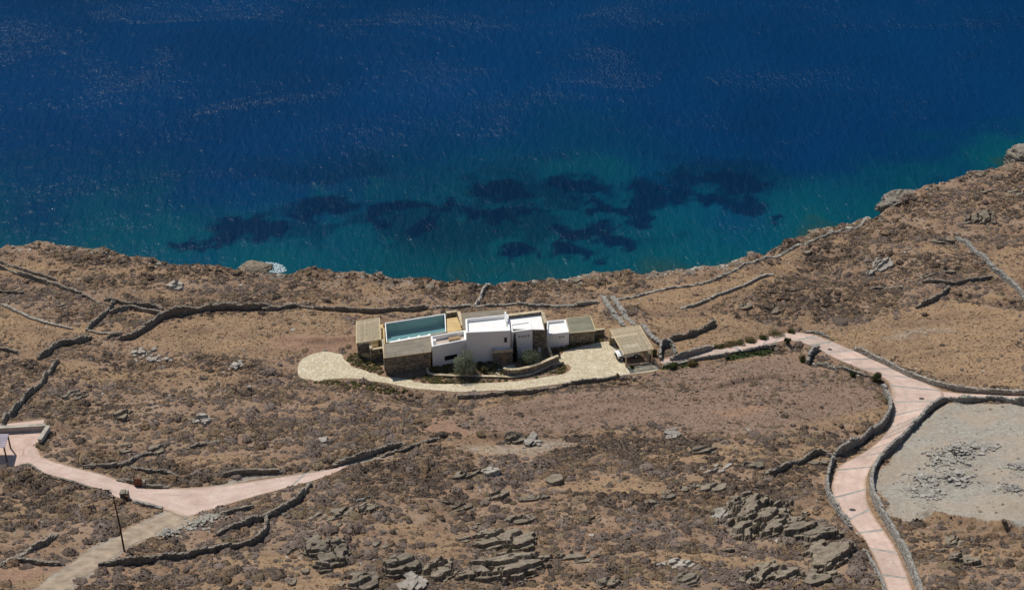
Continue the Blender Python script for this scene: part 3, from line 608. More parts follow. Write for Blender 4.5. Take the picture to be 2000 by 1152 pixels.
# right-hand two-storey block
Q = [P(996.5, 632, 5.2), P(1036, 627, 5.2), P(1040.5, 643, 5.2), P(998.5, 648.5, 5.2)]
blk = shell('white_block', Q, -1.5, 5.2, villa, drop=.45); A, B = Q[3], Q[2]
blk['label'] = 'narrow white block with a row of four small square windows'
for X, Y in ((300, 423), (333, 420), (365, 416), (397, 412)):
    x, y = 960 + X / 5.486, 580 + Y / 5.486; window(blk, A, B, (x - 1.7, y - 1.5), (x + 1.7, y + 1.5), 'white', 'grey_frame', .04)
window(blk, A, B, (1028.3, 684.5), (1035.5, 692.5), 'grey_frame')
# schist tower and its white roof
Q = [P(990, 622, 5.0), P(1057.5, 614, 5.0), P(1064.5, 645, 5.0), P(1000, 643.5, 5.0)]
stn = MB(); stn.prism(ccw(Q), -4, 5.0); stn = stn.build('stone_tower', M['stone'], villa)
fl = MB(); fl.prism(inset(Q, .12), 4.9, 5.06); fl.build('roof_floor', M['floor_white'], stn)
A, B = Q[3], Q[2]; window(stn, A, B, (1051.7, 678.8), (1055.6, 687), 'white', 'white', .05)
for (a, b) in (((992, 622), (1057.5, 614)), ((1057.5, 614), (1063, 634))):
    w = MB(); pa, pb = Vector(P(*a, 5.05)), Vector(P(*b, 5.05)); e = (pb - pa).normalized(); n_ = Vector((-e.y, e.x)); q = ccw([tuple(pa - n_ * .06 - e * .1), tuple(pb - n_ * .06 + e * .3), tuple(pb + n_ * .4 + e * .3), tuple(pa + n_ * .4 - e * .1)])
    w.prism(q, -4, 5.55); w.build('parapet', M['stone'], stn); cp = MB(); cp.prism(inset(q, -.03), 5.55, 5.63); cp.build('coping', M['cap'], stn)
# small white block
Q = [P(1067.5, 626.5, 2.5), P(1105, 622.5, 2.5), P(1112, 648.5, 2.5), P(1066, 653.5, 2.5)]
blk = shell('white_block', Q, -3, 2.5, villa, bevel=.3, seg=4, drop=.4); A, B = Q[3], Q[2]
blk['label'] = 'small low white block with two tiny windows'
for X, Y in ((733, 428), (767, 423)):
    x, y = 960 + X / 5.486, 580 + Y / 5.486; window(blk, A, B, (x - 1.7, y - 1.1), (x + 1.7, y + 1.1), 'white', 'grey_frame', .04)
# schist wings with reed-mat roofs
def wing(quad, z, z0, reed, label, lip=.18):
    q = [P(*p, z) for p in quad]; w = MB(); w.prism(inset(q, .12), z0, z - .1); w = w.build('stone_wing', M['stone'], villa); w['label'] = label
    r = MB(); r.prism(ccw(q), z - .1, z + .04); r = r.build('reed_roof', M[reed], w)
    b = MB(); qq = ccw(q)
    for i in range(4): b.bar((*qq[i], z + .05), (*qq[(i + 1) % 4], z + .05), .09, .05)
    b.build('edge_batten', M['beam' if reed != 'reed' else 'wood'], w); return w, q
w, q = wing([(750.7, 672), (840.5, 656.4), (842, 687.6), (750.7, 699.8)], 3.5, -1.5, 'reed', 'schist wing with grey reed roof left of the white blocks')
d = MB(); A, B = q[3], q[2]; wall_box(d, A, B, .93, .985, -.2, 2.3, -.15, .03); d.build('door', M['wood'], w)
for X, Y in ((585, 640), (895, 605)):
    c = P(670 + X / 5.76, 580 + Y / 5.76, 3.6); v = MB(); v.tube([(c[0], c[1], 3.4), (c[0], c[1], 4.15)], .05, 6); v.build('vent_pipe', M['white'], w)
w, q = wing([(1105.5, 622.3), (1153.2, 617), (1163.2, 646.5), (1112.3, 650.5)], 2.2, -4, 'reed_green', 'low schist wing with olive reed roof at the right end')
w, q = wing([(900.9, 612), (985, 603.4), (990, 622), (904, 643)], 2.9, -5, 'reed', 'reed-roofed veranda on the sea side')
# entrance block, door and fin wall
Q = [P(961.8, 677.5, 2.65), P(1000, 675, 2.65), P(1001.7, 682.5, 2.65), P(962, 686, 2.65)]
Q[0] = lerp(Q[0], Q[3], -.4); Q[1] = lerp(Q[1], Q[2], -.4)
ent = MB(); ent.prism(inset(Q, .02), -1, 2.3); ent = ent.build('entrance_block', M['stone'], villa)
fl = MB(); fl.prism(inset(Q, .1), 2.3, 2.34); fl.build('terrace_floor', M['floor_white'], ent)
for i, j in ((3, 2), (0, 3), (2, 1)):
    a, b = Vector(Q[i]), Vector(Q[j]); e = (b - a).normalized(); n_ = Vector((-e.y, e.x)); q = ccw([tuple(a), tuple(b), tuple(b + n_ * .28), tuple(a + n_ * .28)])
    cp = MB(); cp.prism(q, 2.2, 2.66 + .004 * i); cp.build('coping', M['cap'], ent)
A, B = Q[3], Q[2]; u0, z1 = on_wall(980, 693.5, A, B); u1, _ = on_wall(990.5, 693.5, A, B)
d = MB(); wall_box(d, A, B, u0, u1, -.2, z1, -.1, .06); d = d.build('door', M['wood'], ent)
pa, pb = P(1067, 670.5, 2.9), P(1077, 697, 1.3); e = (Vector(pb) - Vector(pa)).normalized(); n_ = Vector((-e.y, e.x)) * .3
q = ccw([pa, pb, tuple(Vector(pb) + n_), tuple(Vector(pa) + n_)]); zz = [2.9 if min((Vector(p) - Vector(pa)).length, (Vector(p) - Vector(pa) - n_).length) < .01 else 1.3 for p in q]
fw = MB(); fw.prism(q, -1, zz); fw = fw.build('fin_wall', M['stone'], villa); cp = MB(); cp.prism(inset(q, -.03), zz, [z + .08 for z in zz]); cp.build('coping', M['cap'], fw)
lw = MB(); a, b = Vector(P(1163, 645, 1.2)), Vector(P(1181, 643, 1.2)); lw.prism(ccw([tuple(a), tuple(b), (b.x, b.y + .4), (a.x, a.y + .4)]), -2, 1.15); lw = lw.build('garden_wall', M['stone'], villa)
cp = MB(); cp.prism(ccw([(a.x, a.y - .03), (b.x + .03, b.y - .03), (b.x + .03, b.y + .43), (a.x, a.y + .43)]), 1.15, 1.22); cp.build('coping', M['cap'], lw)

# curved garden walls in front of the villa
def curved_wall(name, label, pts, z, h, t, lead=0):
    c = catmull([P(*p, z) for p in pts], 6); tn = np.gradient(c, axis=0); tn /= np.hypot(*tn.T)[:, None]; nr = np.stack([-tn[:, 1], tn[:, 0]], -1)
    if nr[len(nr) // 2][1] < 0: nr = -nr
    a, b = c, c + nr * t; g = np.array([float(H(*p)) for p in c]); n = len(c)
    def band(a, b, z0, z1, nm, mat, parent):
        V = np.concatenate([np.column_stack([a, z0]), np.column_stack([b, z0]), np.column_stack([b, z1]), np.column_stack([a, z1])]); F = []
        for i in range(n - 1):
            for k in range(4): q = (k + 1) % 4; F.append((k * n + i, k * n + i + 1, q * n + i + 1, q * n + i))
        F += [(0, n, 2 * n, 3 * n), (4 * n - 1, 3 * n - 1, 2 * n - 1, n - 1)]
        o = mesh_obj(nm, V, F, mat, parent); bm = bmesh.new(); bm.from_mesh(o.data); bmesh.ops.recalc_face_normals(bm, faces=bm.faces); bm.to_mesh(o.data); bm.free(); return o
    top = np.full(n, z)
    w = band(a, b, np.minimum(g, 0) - 1.0, top, name, M['stone'], None); tag(w, label, 'garden wall')
    # coping stones laid one after another along the top
    q = 0; i = 0
    s = np.concatenate([[0], np.cumsum(np.hypot(*np.diff(c, axis=0).T))]); x = 0; L = s[-1]
    while x < L - .2:
        l = random.uniform(.5, .8); y = min(x + l, L); f = lambda A, v: (np.interp(v, s, A[:, 0]), np.interp(v, s, A[:, 1]))
        m = MB(); ov = random.uniform(.02, .06); a1, a2, b2, b1 = f(a - nr * ov, x + .012), f(a - nr * ov, y - .012), f(b + nr * ov, y - .012), f(b + nr * ov, x + .012)
        m.prism(ccw([a1, a2, b2, b1]), z, z + random.uniform(.07, .11)); m.build('coping_stone', M['cap'], w); x = y
    return w
curved_wall('garden_wall', 'tall curved schist wall beside the steps in front of the olive tree', [(982, 720), (990, 722.5), (1010, 722.5), (1034, 718), (1056, 711), (1076, 702), (1092, 696)], 1.45, 1.5, .42)
curved_wall('garden_wall', 'low curving schist wall with cream coping along the drive side of the beds', [(832, 718), (834, 728), (845, 732), (880, 734.5), (920, 735), (960, 736), (1000, 737), (1034, 732), (1060, 722), (1078, 713), (1097, 709.5)], .5, .5, .38)
st = empty('garden_steps', 'short flight of cream stone steps between the two curved walls', 'steps')
for i in range(4):
    a = lerp((1074, 713.5), (1092, 702.5), i / 4); c = P(*a, .2 + .1 * i); m = MB(); m.prism([(c[0] - .2, c[1] - .5), (c[0] + 1.1, c[1] - .2), (c[0] + .9, c[1] + .7), (c[0] - .4, c[1] + .5)], -.3, .18 + .13 * i); m.build('step', M['cap'], st)

# ------------------------------------------------------------------ pool and its deck
PZ = 1.9
pool_q = [P(753.5, 632, PZ), P(868, 614, PZ), P(870, 648, PZ), P(756.3, 668, PZ)]
deck_q = [P(744, 631.5, PZ), P(904, 606, PZ), P(908, 652, PZ), P(842, 668, PZ), P(748, 684, PZ)]
pool = empty('swimming_pool', 'rectangular teal swimming pool with white rim behind the reed-roofed wing', 'pool')
rim_o = inset(pool_q, -.15); pi = ccw(pool_q); n = 4
V = [(*p, PZ) for p in ccw(rim_o)] + [(*p, PZ) for p in pi] + [(*p, PZ - 1.9) for p in pi] + [(*p, -4.5) for p in ccw(rim_o)]
F = []
for k in range(4): q = (k + 1) % 4; F += [(k, q, 4 + q, 4 + k), (4 + k, 4 + q, 8 + q, 8 + k), (12 + k, 12 + q, q, k)]
F.append((8, 9, 10, 11))
bs = mesh_obj('basin', V, F, M['poolwall'], pool); bm = bmesh.new(); bm.from_mesh(bs.data); bmesh.ops.recalc_face_normals(bm, faces=bm.faces); bm.to_mesh(bs.data); bm.free()
rm = MB(); ro, ri = ccw(rim_o), inset(pool_q, .0)
for k in range(4):
    q = (k + 1) % 4; rm = MB(); rm.prism([ro[k], ro[q], ri[q], ri[k]], PZ + .003, PZ + .06); mid_ = (ro[k][1] + ro[q][1]) / 2; rm.build('rim', M['cap' if mid_ == min((ro[t_][1] + ro[(t_ + 1) % 4][1]) / 2 for t_ in range(4)) else 'white'], pool)
wm = MB(); wm.add([(*p, PZ - .22) for p in inset(pool_q, .002)], [(0, 1, 2, 3)]); wm.build('water', M['pool'], pool)
o_, ux, uy = Vector(pool_q[3]), (Vector(pool_q[2]) - Vector(pool_q[3])).normalized(), (Vector(pool_q[0]) - Vector(pool_q[3])).normalized()
for i in range(4):
    m = MB(); b = o_ + ux * (.0 + (0 if i == 0 else 1.0 + .38 * (i - 1))) + uy * .0; l = 1.0 if i == 0 else .38
    m.prism(ccw([tuple(b), tuple(b + ux * l), tuple(b + ux * l + uy * 1.3), tuple(b + uy * 1.3)]), PZ - 1.88, PZ - .3 - .32 * i); m.build('step', M['poolwall'], pool)
dk = ccw(deck_q); po = ccw(inset(pool_q, -.16))
# four-sided deck around the basin: left, right and near strips
def deck(name, label, pts, mat, z=PZ, z0=-4.5, cat='deck'):
    m = MB(); m.prism(ccw([P(*p, z) for p in pts]), z - .25, z - .01); o = m.build(name, M[mat]); tag(o, label, cat)
    b = MB(); b.prism(inset([P(*p, z) for p in pts], .03), z0, z - .25); b.build('retaining_base', M['stone'], o); return o
deck('sun_deck', 'honey timber deck at the right end of the pool', [(872.5, 622), (893, 619), (903, 644), (873.5, 650)], 'deck')
deck('pool_terrace', 'cream paved strip with loungers between the pool and reed-roofed wing', [(754.5, 671.5), (872, 651), (905, 646), (906, 655), (842, 672), (750, 688)], 'cap', cat='terrace')
deck('pool_path', 'narrow tan strip between the pool and the pergola', [(743, 641), (750.5, 639.5), (752.5, 672), (747, 680)], 'deck', cat='path')
for k, (pts, h, lab) in enumerate([([(872, 612), (892, 609.5)], .5, 'short cream stone wall at the far corner of the pool'), ([(893, 609), (901, 636)], .55, 'short cream stone wall between sun deck and veranda')]):
    a, b = Vector(P(*pts[0], PZ + h)), Vector(P(*pts[1], PZ + h)); e = (b - a).normalized(); nn = Vector((-e.y, e.x)) * .45
    w = MB(); q = ccw([tuple(a), tuple(b), tuple(b + nn), tuple(a + nn)]); w.prism(q, -4, PZ + h); w = w.build('low_wall', M['stone']); tag(w, lab, 'wall'); cp = MB(); cp.prism(inset(q, -.04), PZ + h, PZ + h + .1); cp.build('coping', M['cap'], w)
LNG = []
for k, (x, y, lab) in enumerate([(770, 667, 'white sun lounger nearest the pool steps'), (789.5, 663.5, 'second white sun lounger from the pool steps'), (809, 660, 'third white sun lounger from the pool steps'), (829, 657, 'white sun lounger nearest the white block')]):
    c = P(x, y, PZ + .4); l = empty('sun_lounger', lab, 'sun lounger', 'white loungers beside the pool', (c[0], c[1], PZ), math.atan2(ux.y, ux.x))
    if k == 0:
        m = MB(); m.box(-.75, .45, -.32, .32, .26, .38); LNG.append(m.build('mattress', M['white'], l, bevel=.04)); m = MB(); m.prism([(.47, -.32), (1.0, -.32), (1.0, .32), (.47, .32)], [.26, .5, .5, .26], [.38, .62, .62, .38]); LNG.append(m.build('backrest', M['white'], l, bevel=.04))
        m = MB(); m.box(-.7, .9, -.28, .28, .16, .24); LNG.append(m.build('frame', M['wood'], l))
        for sx in (-.6, .6):
            for sy in (-.25, .25): m = MB(); m.box(sx - .03, sx + .03, sy - .03, sy + .03, 0, .16); LNG.append(m.build('leg', M['wood'], l))
    else:
        for s in LNG: c2 = s.copy(); C.objects.link(c2); c2.parent = l

# ------------------------------------------------------------------ pergola hut beside the pool, carport, vehicle
def slatted_roof(parent, q, z, nslat, nbeam, sl=.055, wid=.5):
    """q: back-left, back-right, front-right, front-left; slats run front to back, beams left to right"""
    bl, br, fr, fl = q
    for i in range(nbeam):
        t = (i + .02) / (nbeam - 1) if i < nbeam - 1 else .985; m = MB(); m.bar((*lerp(bl, fl, t), z), (*lerp(br, fr, t), z), .12, .12); m.build('beam', M['beam'], parent)
        m = MB(); m.bar((*lerp(bl, fl, t), z + .105), (*lerp(br, fr, t), z + .105), .06, .035); m.build('batten', M['beam'], parent)
    for i in range(nslat):
        t = (i + .5) / nslat; t2 = t + random.uniform(-.003, .003); m = MB(); L = math.dist(bl, br) / nslat
        m.bar((*lerp(bl, br, t), z + .075), (*lerp(fl, fr, t2), z + .075), L * wid * random.uniform(.85, 1.1), .03); m.build('slat', M['slat'], parent)
    m = MB(); m.bar((*bl, z + .02), (*fl, z + .02), .1, .16); m.build('side_beam', M['beam'], parent); m = MB(); m.bar((*br, z + .02), (*fr, z + .02), .1, .16); m.build('side_beam', M['beam'], parent)
hut = empty('pool_pergola', 'cane-roofed pergola on schist walls at the left end of the pool', 'pergola')
q = [P(696, 626.5, 2.9), P(741, 619.8, 2.9), P(743.8, 663, 2.9), P(696, 670.2, 2.9)]
slatted_roof(hut, q, 2.8, 30, 6, wid=.62)
def thick_wall(parent, a, b, z0, z1, t=.4, name='stone_wall', cap=True, flip=1):
    a, b = Vector(a), Vector(b); e = (b - a).normalized(); nn = Vector((-e.y, e.x)) * t * flip; qq = ccw([tuple(a), tuple(b), tuple(b + nn), tuple(a + nn)])
    w = MB(); w.prism(qq, z0, z1); w = w.build(name, M['stone'], parent)
    if cap: cp = MB(); cp.prism(inset(qq, -.03), z1, z1 + .08); cp.build('coping', M['cap'], w)
    return w
fq = lambda x, y: P(x, y, 2.55)
thick_wall(hut, fq(698, 673), fq(721, 669.5), -2, 2.55, cap=False)
thick_wall(hut, fq(698, 671), fq(697, 634), -4, 2.55, cap=False, flip=-1); thick_wall(hut, fq(700, 631), fq(738, 625.5), -5, 2.55, cap=False, flip=-1)
for p in ((741, 622), (742.5, 661)):
    c = P(*p, 2.7); m = MB(); m.box(c[0] - .08, c[0] + .08, c[1] - .08, c[1] + .08, 0, 2.74); m.build('post', M['beam'], hut)
m = MB(); m.prism(ccw([P(698, 640, .8), P(748, 632, .8), P(752, 690, .8), P(722, 692, .8), P(699, 688, .8)]), -3, .75); m.build('floor', M['deck'], hut)
court = empty('stone_yard', 'small schist walled yard between the pergola and reed-roofed wing', 'yard wall')
cz = 2.25
thick_wall(court, P(720.5, 672, cz), P(723.5, 684, cz), -1.5, cz, .35); w = thick_wall(court, P(723.7, 684.2, cz), P(751.5, 679.2, cz), -1.5, cz, .35)
window(w, P(723.7, 684.2, cz), P(751.5, 679.2, cz), (741, 682.5), (746, 687.5), 'cap', 'glass', .18)
thick_wall(court, P(745.5, 663, 2.6), P(750, 700, 2.6), -1.5, 2.6, .3)
d = MB(); a, b = P(738, 664, 2.2), P(744.5, 663, 2.2); wall_box(d, a, b, 0, 1, .75, 2.3, -.05, .05); d.build('door', M['wood'], court)

car_q = [P(1190.8, 643, 2.85), P(1248, 634.2, 2.85), P(1276.3, 682, 2.85), P(1218.5, 692, 2.85)]
cp_ = empty('carport', 'cane-slatted timber carport beside the paved forecourt', 'carport')
slatted_roof(cp_, car_q, 2.78, 42, 6, wid=.58)
for p in ((1191.8, 644.2), (1223.5, 690), (1247, 635.5), (1274.2, 681.5)):
    c = P(*p, 2.72); m = MB(); m.box(c[0] - .1, c[0] + .1, c[1] - .1, c[1] + .1, -1.5, 2.72); m.build('post', M['beam'], cp_)
thick_wall(cp_, lerp(car_q[1], car_q[2], .1), lerp(car_q[1], car_q[2], .93), -2, 1.5, .4, flip=-1, cap=True); thick_wall(cp_, lerp(car_q[0], car_q[1], .02), lerp(car_q[0], car_q[1], .98), -3, 1.2, .4, flip=-1)
k = thick_wall(cp_, P(1229, 713.5, .3), P(1269, 708, .3), -1, .22, .3, name='kerb_wall', cap=False); 
m = MB(); m.prism(ccw([P(1225, 722, .35), P(1280, 713, .35), P(1272, 709, .35), P(1229, 716.5, .35)]), -.5, .14); m.build('planter_floor', M['paving'], cp_)

def car():
    a, b = P(1214, 703.6, .1), P(1242, 698.4, .1); fw_ = Vector((a[0] - b[0], a[1] - b[1])); wb = fw_.length; ang = math.atan2(fw_.y, fw_.x)
    side = Vector((math.cos(ang - math.pi / 2), math.sin(ang - math.pi / 2)))
    if side.y < 0: side = -side; flip = 1
    c = (Vector(a) + Vector(b)) / 2 + side * .8
    g = float(H(c.x, c.y)) + .06
    o = empty('parked_car', 'boxy white off-road car parked nose out under the carport', 'car', None, (c.x, c.y, g), ang)
    h = wb / 2; X0, X1 = -h - .75, h + .62
    def extr(prof, y0, y1, name, mat, parent, bevel=.05):
        n = len(prof); m = MB(); m.add([(x, y0, z) for x, z in prof] + [(x, y1, z) for x, z in prof], [tuple(range(n)), tuple(range(2 * n - 1, n - 1, -1))] + [(i, (i + 1) % n, n + (i + 1) % n, n + i) for i in range(n)])
        return m.build(name, M[mat], parent, bevel=bevel)
    cx = h - .42                                            # windscreen base
    arch = lambda xc: [(xc + .46 * math.cos(t), .36 + .46 * math.sin(t)) for t in np.linspace(0, math.pi, 7)]
    prof = [(X1, .5), (X1, 1.06), (cx, 1.16), (X0, 1.16), (X0, .5)] + [(p[0], max(.5, p[1])) for p in arch(-h)[::-1]] + [(p[0], max(.5, p[1])) for p in arch(h)[::-1]]
    body = extr(prof, -.84, .84, 'body', 'car', o)
    bon = MB(); bon.box(cx + .1, X1 - .12, -.5, .5, 1.06, 1.17); bon.build('bonnet', M['car'], body, bevel=.04)
    for s in (-1, 1): m = MB(); m.box(cx + .05, X1 - .02, s * .84 - .02, s * .84 + .02, .86, .9); m.build('wing_trim', M['black'], body)
    cab = extr([(cx, 1.16), (cx - .28, 1.86), (X0 + .04, 1.86), (X0, 1.16)], -.76, .76, 'cabin', 'car', o)
    rf = MB(); rf.box(X0 + .02, cx - .24, -.79, .79, 1.86, 1.94); rf.build('roof', M['car'], o, bevel=.04)
    m = MB(); m.add([(cx - .0, -.66, 1.22), (cx - .0, .66, 1.22), (cx - .235, .66, 1.8), (cx - .235, -.66, 1.8), (cx + .02, -.66, 1.22), (cx + .02, .66, 1.22), (cx - .215, .66, 1.8), (cx - .215, -.66, 1.8)], [(0, 1, 2, 3), (4, 5, 6, 7), (0, 1, 5, 4), (2, 3, 7, 6), (1, 2, 6, 5), (0, 3, 7, 4)]); m.build('windscreen', M['glass'], o)
    for s in (-1, 1):
        for x0, x1 in ((cx - .95, cx - .32), (cx - 1.65, cx - 1.02), (X0 + .15, cx - 1.75)):
            if x1 - x0 > .2: m = MB(); m.box(x0, x1, s * .77 - .012, s * .77 + .012, 1.26, 1.74); m.build('side_window', M['glass'], o)
        m = MB(); m.disc((X1 + .01, s * .6, .88), (1, 0, 0), .1, .04); m.build('headlight', M['rim'], o)
        m = MB(); m.box(cx + .02, cx + .1, s * .92 - .1, s * .92 + .1, 1.2, 1.36); m.build('mirror', M['black'], o)
        for x in (-h, h):
            t = MB(); t.disc((x, s * .74, .38), (0, 1, 0), .38, .24, 20); t = t.build('wheel', M['tyre'], o, bevel=.03); r = MB(); r.disc((x, s * .855, .38), (0, 1, 0), .2, .03, 14); r.build('rim', M['rim'], t)
    m = MB(); m.box(X1, X1 + .1, -.8, .8, .46, .62); m.build('bumper', M['black'], o, bevel=.02); m = MB(); m.box(X1 - .01, X1 + .03, -.45, .45, .68, 1.0); m.build('grille', M['black'], o)
    m = MB(); m.disc((X0 - .1, .2, 1.05), (1, 0, 0), .36, .2); m.build('spare_wheel', M['tyre'], o)
car()

# ------------------------------------------------------------------ drystone walls
def stone_mesh(seed, sub=True):
    """a rough block about one unit across: jittered box with cut corners"""
    r = random.Random(seed); bm = bmesh.new(); bmesh.ops.create_cube(bm, size=1.0)
    bmesh.ops.bevel(bm, geom=bm.edges[:], offset=.16, segments=1, affect='EDGES')
    for v in bm.verts: v.co += Vector((r.uniform(-.09, .09), r.uniform(-.09, .09), r.uniform(-.09, .09)))
    me = bpy.data.meshes.new('stone'); bm.to_mesh(me); bm.free(); return me
STONES = {}
for mk in ('wall', 'wall_pale', 'wall_grey', 'rock', 'pale_rock', 'cap'):
    STONES[mk] = []
    for i in range(7):
        me = stone_mesh(100 + i); me.materials.append(M[mk]); STONES[mk].append(me)
BOXV = np.array([(x, y, z) for z in (-.5, .5) for y in (-.5, .5) for x in (-.5, .5)])
BOXF = np.array([(0, 2, 3, 1), (4, 5, 7, 6), (0, 1, 5, 4), (1, 3, 7, 5), (3, 2, 6, 7), (2, 0, 4, 6)])
def boxes(cs, sizes, rots, jit=.13, rng=RNG):
    """many jittered blocks: centres (n,3), sizes (n,3), yaw (n,) -> verts, faces"""
    n = len(cs); v = np.repeat(BOXV[None], n, 0) + rng.uniform(-jit, jit, (n, 8, 3)); v = v * sizes[:, None, :]
    tl = rng.uniform(-.12, .12, (n, 1)); v[..., 2] += v[..., 0] * tl
    c, s_ = np.cos(rots)[:, None], np.sin(rots)[:, None]; x = v[..., 0] * c - v[..., 1] * s_; y = v[..., 0] * s_ + v[..., 1] * c
    v = np.stack([x, y, v[..., 2]], -1) + cs[:, None, :]
    f = BOXF[None] + (np.arange(n) * 8)[:, None, None]
    return v.reshape(-1, 3), f.reshape(-1, 4)
WALL_LINES = []
def drystone(label, pts, h=.85, w=.6, mk='wall', single=False, broken=.12, group='drystone field walls', cat='stone wall', name='drystone_wall', smooth=True):
    w *= .45 if w < 1.2 else .5; h *= .92 if single else .82; broken = max(broken, .06) if single else max(broken, .38); c = np.array([at(*p)[:2] for p in pts]); c = catmull(c, 5) if smooth and len(c) > 2 else c
    s = np.concatenate([[0], np.cumsum(np.hypot(*np.diff(c, axis=0).T))]); L = s[-1]
    WALL_LINES.append((c, w))
    f = lambda q: np.stack([np.interp(q, s, c[:, 0]), np.interp(q, s, c[:, 1])], -1)
    q = np.linspace(0, L, max(3, int(L / .7))); P0 = f(q); T = np.gradient(P0, axis=0); T /= np.hypot(*T.T)[:, None]; N = np.stack([-T[:, 1], T[:, 0]], -1)
    hv = h * (.70 + .5 * vnoise(q / 1.6, q * 0 + len(WALL_LINES), 77)); hv *= 1 - broken * 2.4 * sstep(.62, .85, vnoise(q / 4.0, q * 0 + 3.3 * len(WALL_LINES), 78))
    hv *= .45 + .55 * sstep(0, 1.6, np.minimum(q, L - q))
    hh = lambda x: np.interp(x, q, hv)
    # packed rubble core
    n = len(q); g = np.minimum(np.minimum(H(P0[:, 0], P0[:, 1]), H(*(P0 + N * w / 2).T)), H(*(P0 - N * w / 2).T)); gt = H(P0[:, 0], P0[:, 1])
    A, B_ = P0 + N * w * .36, P0 - N * w * .36
    V = np.concatenate([np.column_stack([A, g - .3]), np.column_stack([B_, g - .3]), np.column_stack([B_ + N * w * .08, gt + hv * .86]), np.column_stack([A - N * w * .08, gt + hv * .86])])
    F = [(k * n + i, k * n + i + 1, ((k + 1) % 4) * n + i + 1, ((k + 1) % 4) * n + i) for i in range(n - 1) for k in range(4)] + [(0, n, 2 * n, 3 * n), (4 * n - 1, 3 * n - 1, 2 * n - 1, n - 1)]
    V = list(map(tuple, V))
    # face stones on both sides, course by course
    cs, sz, ro = [], [], []
    def frame(x): p = f(np.array([x]))[0]; e = f(np.array([min(L, x + .3)]))[0] - f(np.array([max(0, x - .3)]))[0]; a = math.atan2(e[1], e[0]); return p, a
    for side in (-1, 1):
        z = 0.0
        while z < h * .9:
            ch = random.uniform(.2, .32); x = random.uniform(0, .3)
            while x < L - .1:
                l = random.uniform(.3, .62)
                if z < hh(x) * .88:
                    p, a = frame(x + l / 2); nrm = (-math.sin(a), math.cos(a)); o = side * (w * .40 - .10 * z / h)
                    cs.append((p[0] + nrm[0] * o, p[1] + nrm[1] * o, float(H(p[0] + nrm[0] * o, p[1] + nrm[1] * o)) + z + ch / 2)); sz.append((l, random.uniform(.2, .3), ch)); ro.append(a + random.uniform(-.1, .1))
                x += l + random.uniform(0, .03)
            z += ch
    caps = []; x = 0.0
    while x < L - .15:
        l = random.uniform(.32, .66); p, a = frame(min(x + l / 2, L)); two = random.random() < .35; nrm = (-math.sin(a), math.cos(a)); z = float(H(*p)) + hh(x + l / 2)
        for o, ww in (((-w * .24, w * .5), (w * .24, w * .5)) if two else ((random.uniform(-.05, .05), w * random.uniform(.8, 1.05)),)):
            caps.append(((p[0] + nrm[0] * o, p[1] + nrm[1] * o, z + random.uniform(-.14, .10)), (l * random.uniform(.8, 1.05), ww * random.uniform(.75, 1.1), random.uniform(.18, .36)), a + random.uniform(-.4, .4)))
        x += l
    if not single:
        cs += [c_[0] for c_ in caps]; sz += [c_[1] for c_ in caps]; ro += [c_[2] for c_ in caps]
    bv, bf = boxes(np.array(cs), np.array(sz), np.array(ro)); b0 = len(V); nv = np.concatenate([np.array(V), bv]); nf = np.concatenate([np.array(F), bf + b0])
    if single:
        o = np_obj(name, np.array(V), np.array(F), M[mk]); fs = np_obj('face_stones', bv, bf, M[mk], o); tag(fs, kind='stuff')
        rest = sorted(caps, key=lambda k_: math.hypot(k_[0][0], k_[0][1]))
        for c_ in rest[:300]:
            st_ = bpy.data.objects.new('stone', random.choice(STONES[mk])); C.objects.link(st_); st_.parent = o; st_.location = c_[0]; st_.scale = [v * 1.1 for v in c_[1]]; st_.rotation_euler = (random.uniform(-.12, .12), random.uniform(-.12, .12), c_[2])
        if len(rest) > 300:
            bv, bf = boxes(np.array([c_[0] for c_ in rest[300:]]), np.array([c_[1] for c_ in rest[300:]]), np.array([c_[2] for c_ in rest[300:]])); tag(np_obj('far_cap_stones', bv, bf, M[mk], o), kind='stuff')
    else:
        o = np_obj(name, nv, nf, M[mk])
    return tag(o, label, cat, group)
# along the roads (nearest, stone by stone)
drystone('long grey stone wall between the pink road and the gravel clearing', [(2090, 797), (2000, 791), (1940, 787), (1880, 785), (1850, 786), (1828, 794), (1808, 810), (1786, 833), (1762, 858), (1737, 882), (1713, 907), (1702, 935), (1703, 962), (1714, 992), (1732, 1022), (1750, 1052), (1766, 1084), (1781, 1118), (1795, 1152), (1812, 1200)], 1.25, .85, 'wall_grey', True, 0.0)
drystone('tall stone wall retaining the hillside left of the pink road', [(1727, 768), (1737, 790), (1736, 812), (1720, 836), (1692, 858), (1660, 876), (1630, 893)], 1.6, .7, 'wall_grey', True, 0.0)
drystone('curved stone wall on the left bank of the pink road bend', [(1629, 896), (1620, 918), (1615, 942), (1617, 966), (1628, 990), (1644, 1012), (1660, 1032)], 1.2, .6, 'wall_grey', True, 0.0)
drystone('low stone kerb wall left of the road at the bottom edge', [(1686, 1076), (1700, 1098), (1714, 1122), (1726, 1150), (1738, 1195)], .55, .5, 'wall_grey', True)
drystone('pale stone wall on the seaward side of the road junction', [(1668, 684), (1700, 699), (1740, 718), (1780, 737), (1820, 750), (1860, 761), (1920, 767), (2000, 770), (2090, 777)], .95, .75, 'wall_pale', True, 0.0)
drystone('stone kerb wall along the inner side of the upper road bend', [(1586, 713), (1610, 716), (1640, 722), (1668, 729), (1692, 735)], .6, .5, 'wall_pale', True)
drystone('rough stone wall running up to the retaining wall of the road', [(1494, 929), (1530, 917), (1562, 907), (1582, 892), (1604, 886), (1622, 893)], 1.0, .6, 'wall', True, .05)
drystone('wall curving round the terrace above the bottom left track', [(192, 1105), (240, 1102), (290, 1098), (345, 1091), (395, 1083), (445, 1073), (498, 1060), (514, 1047), (521, 1030), (520, 1012)], 1.0, .65, 'wall', True, .05)
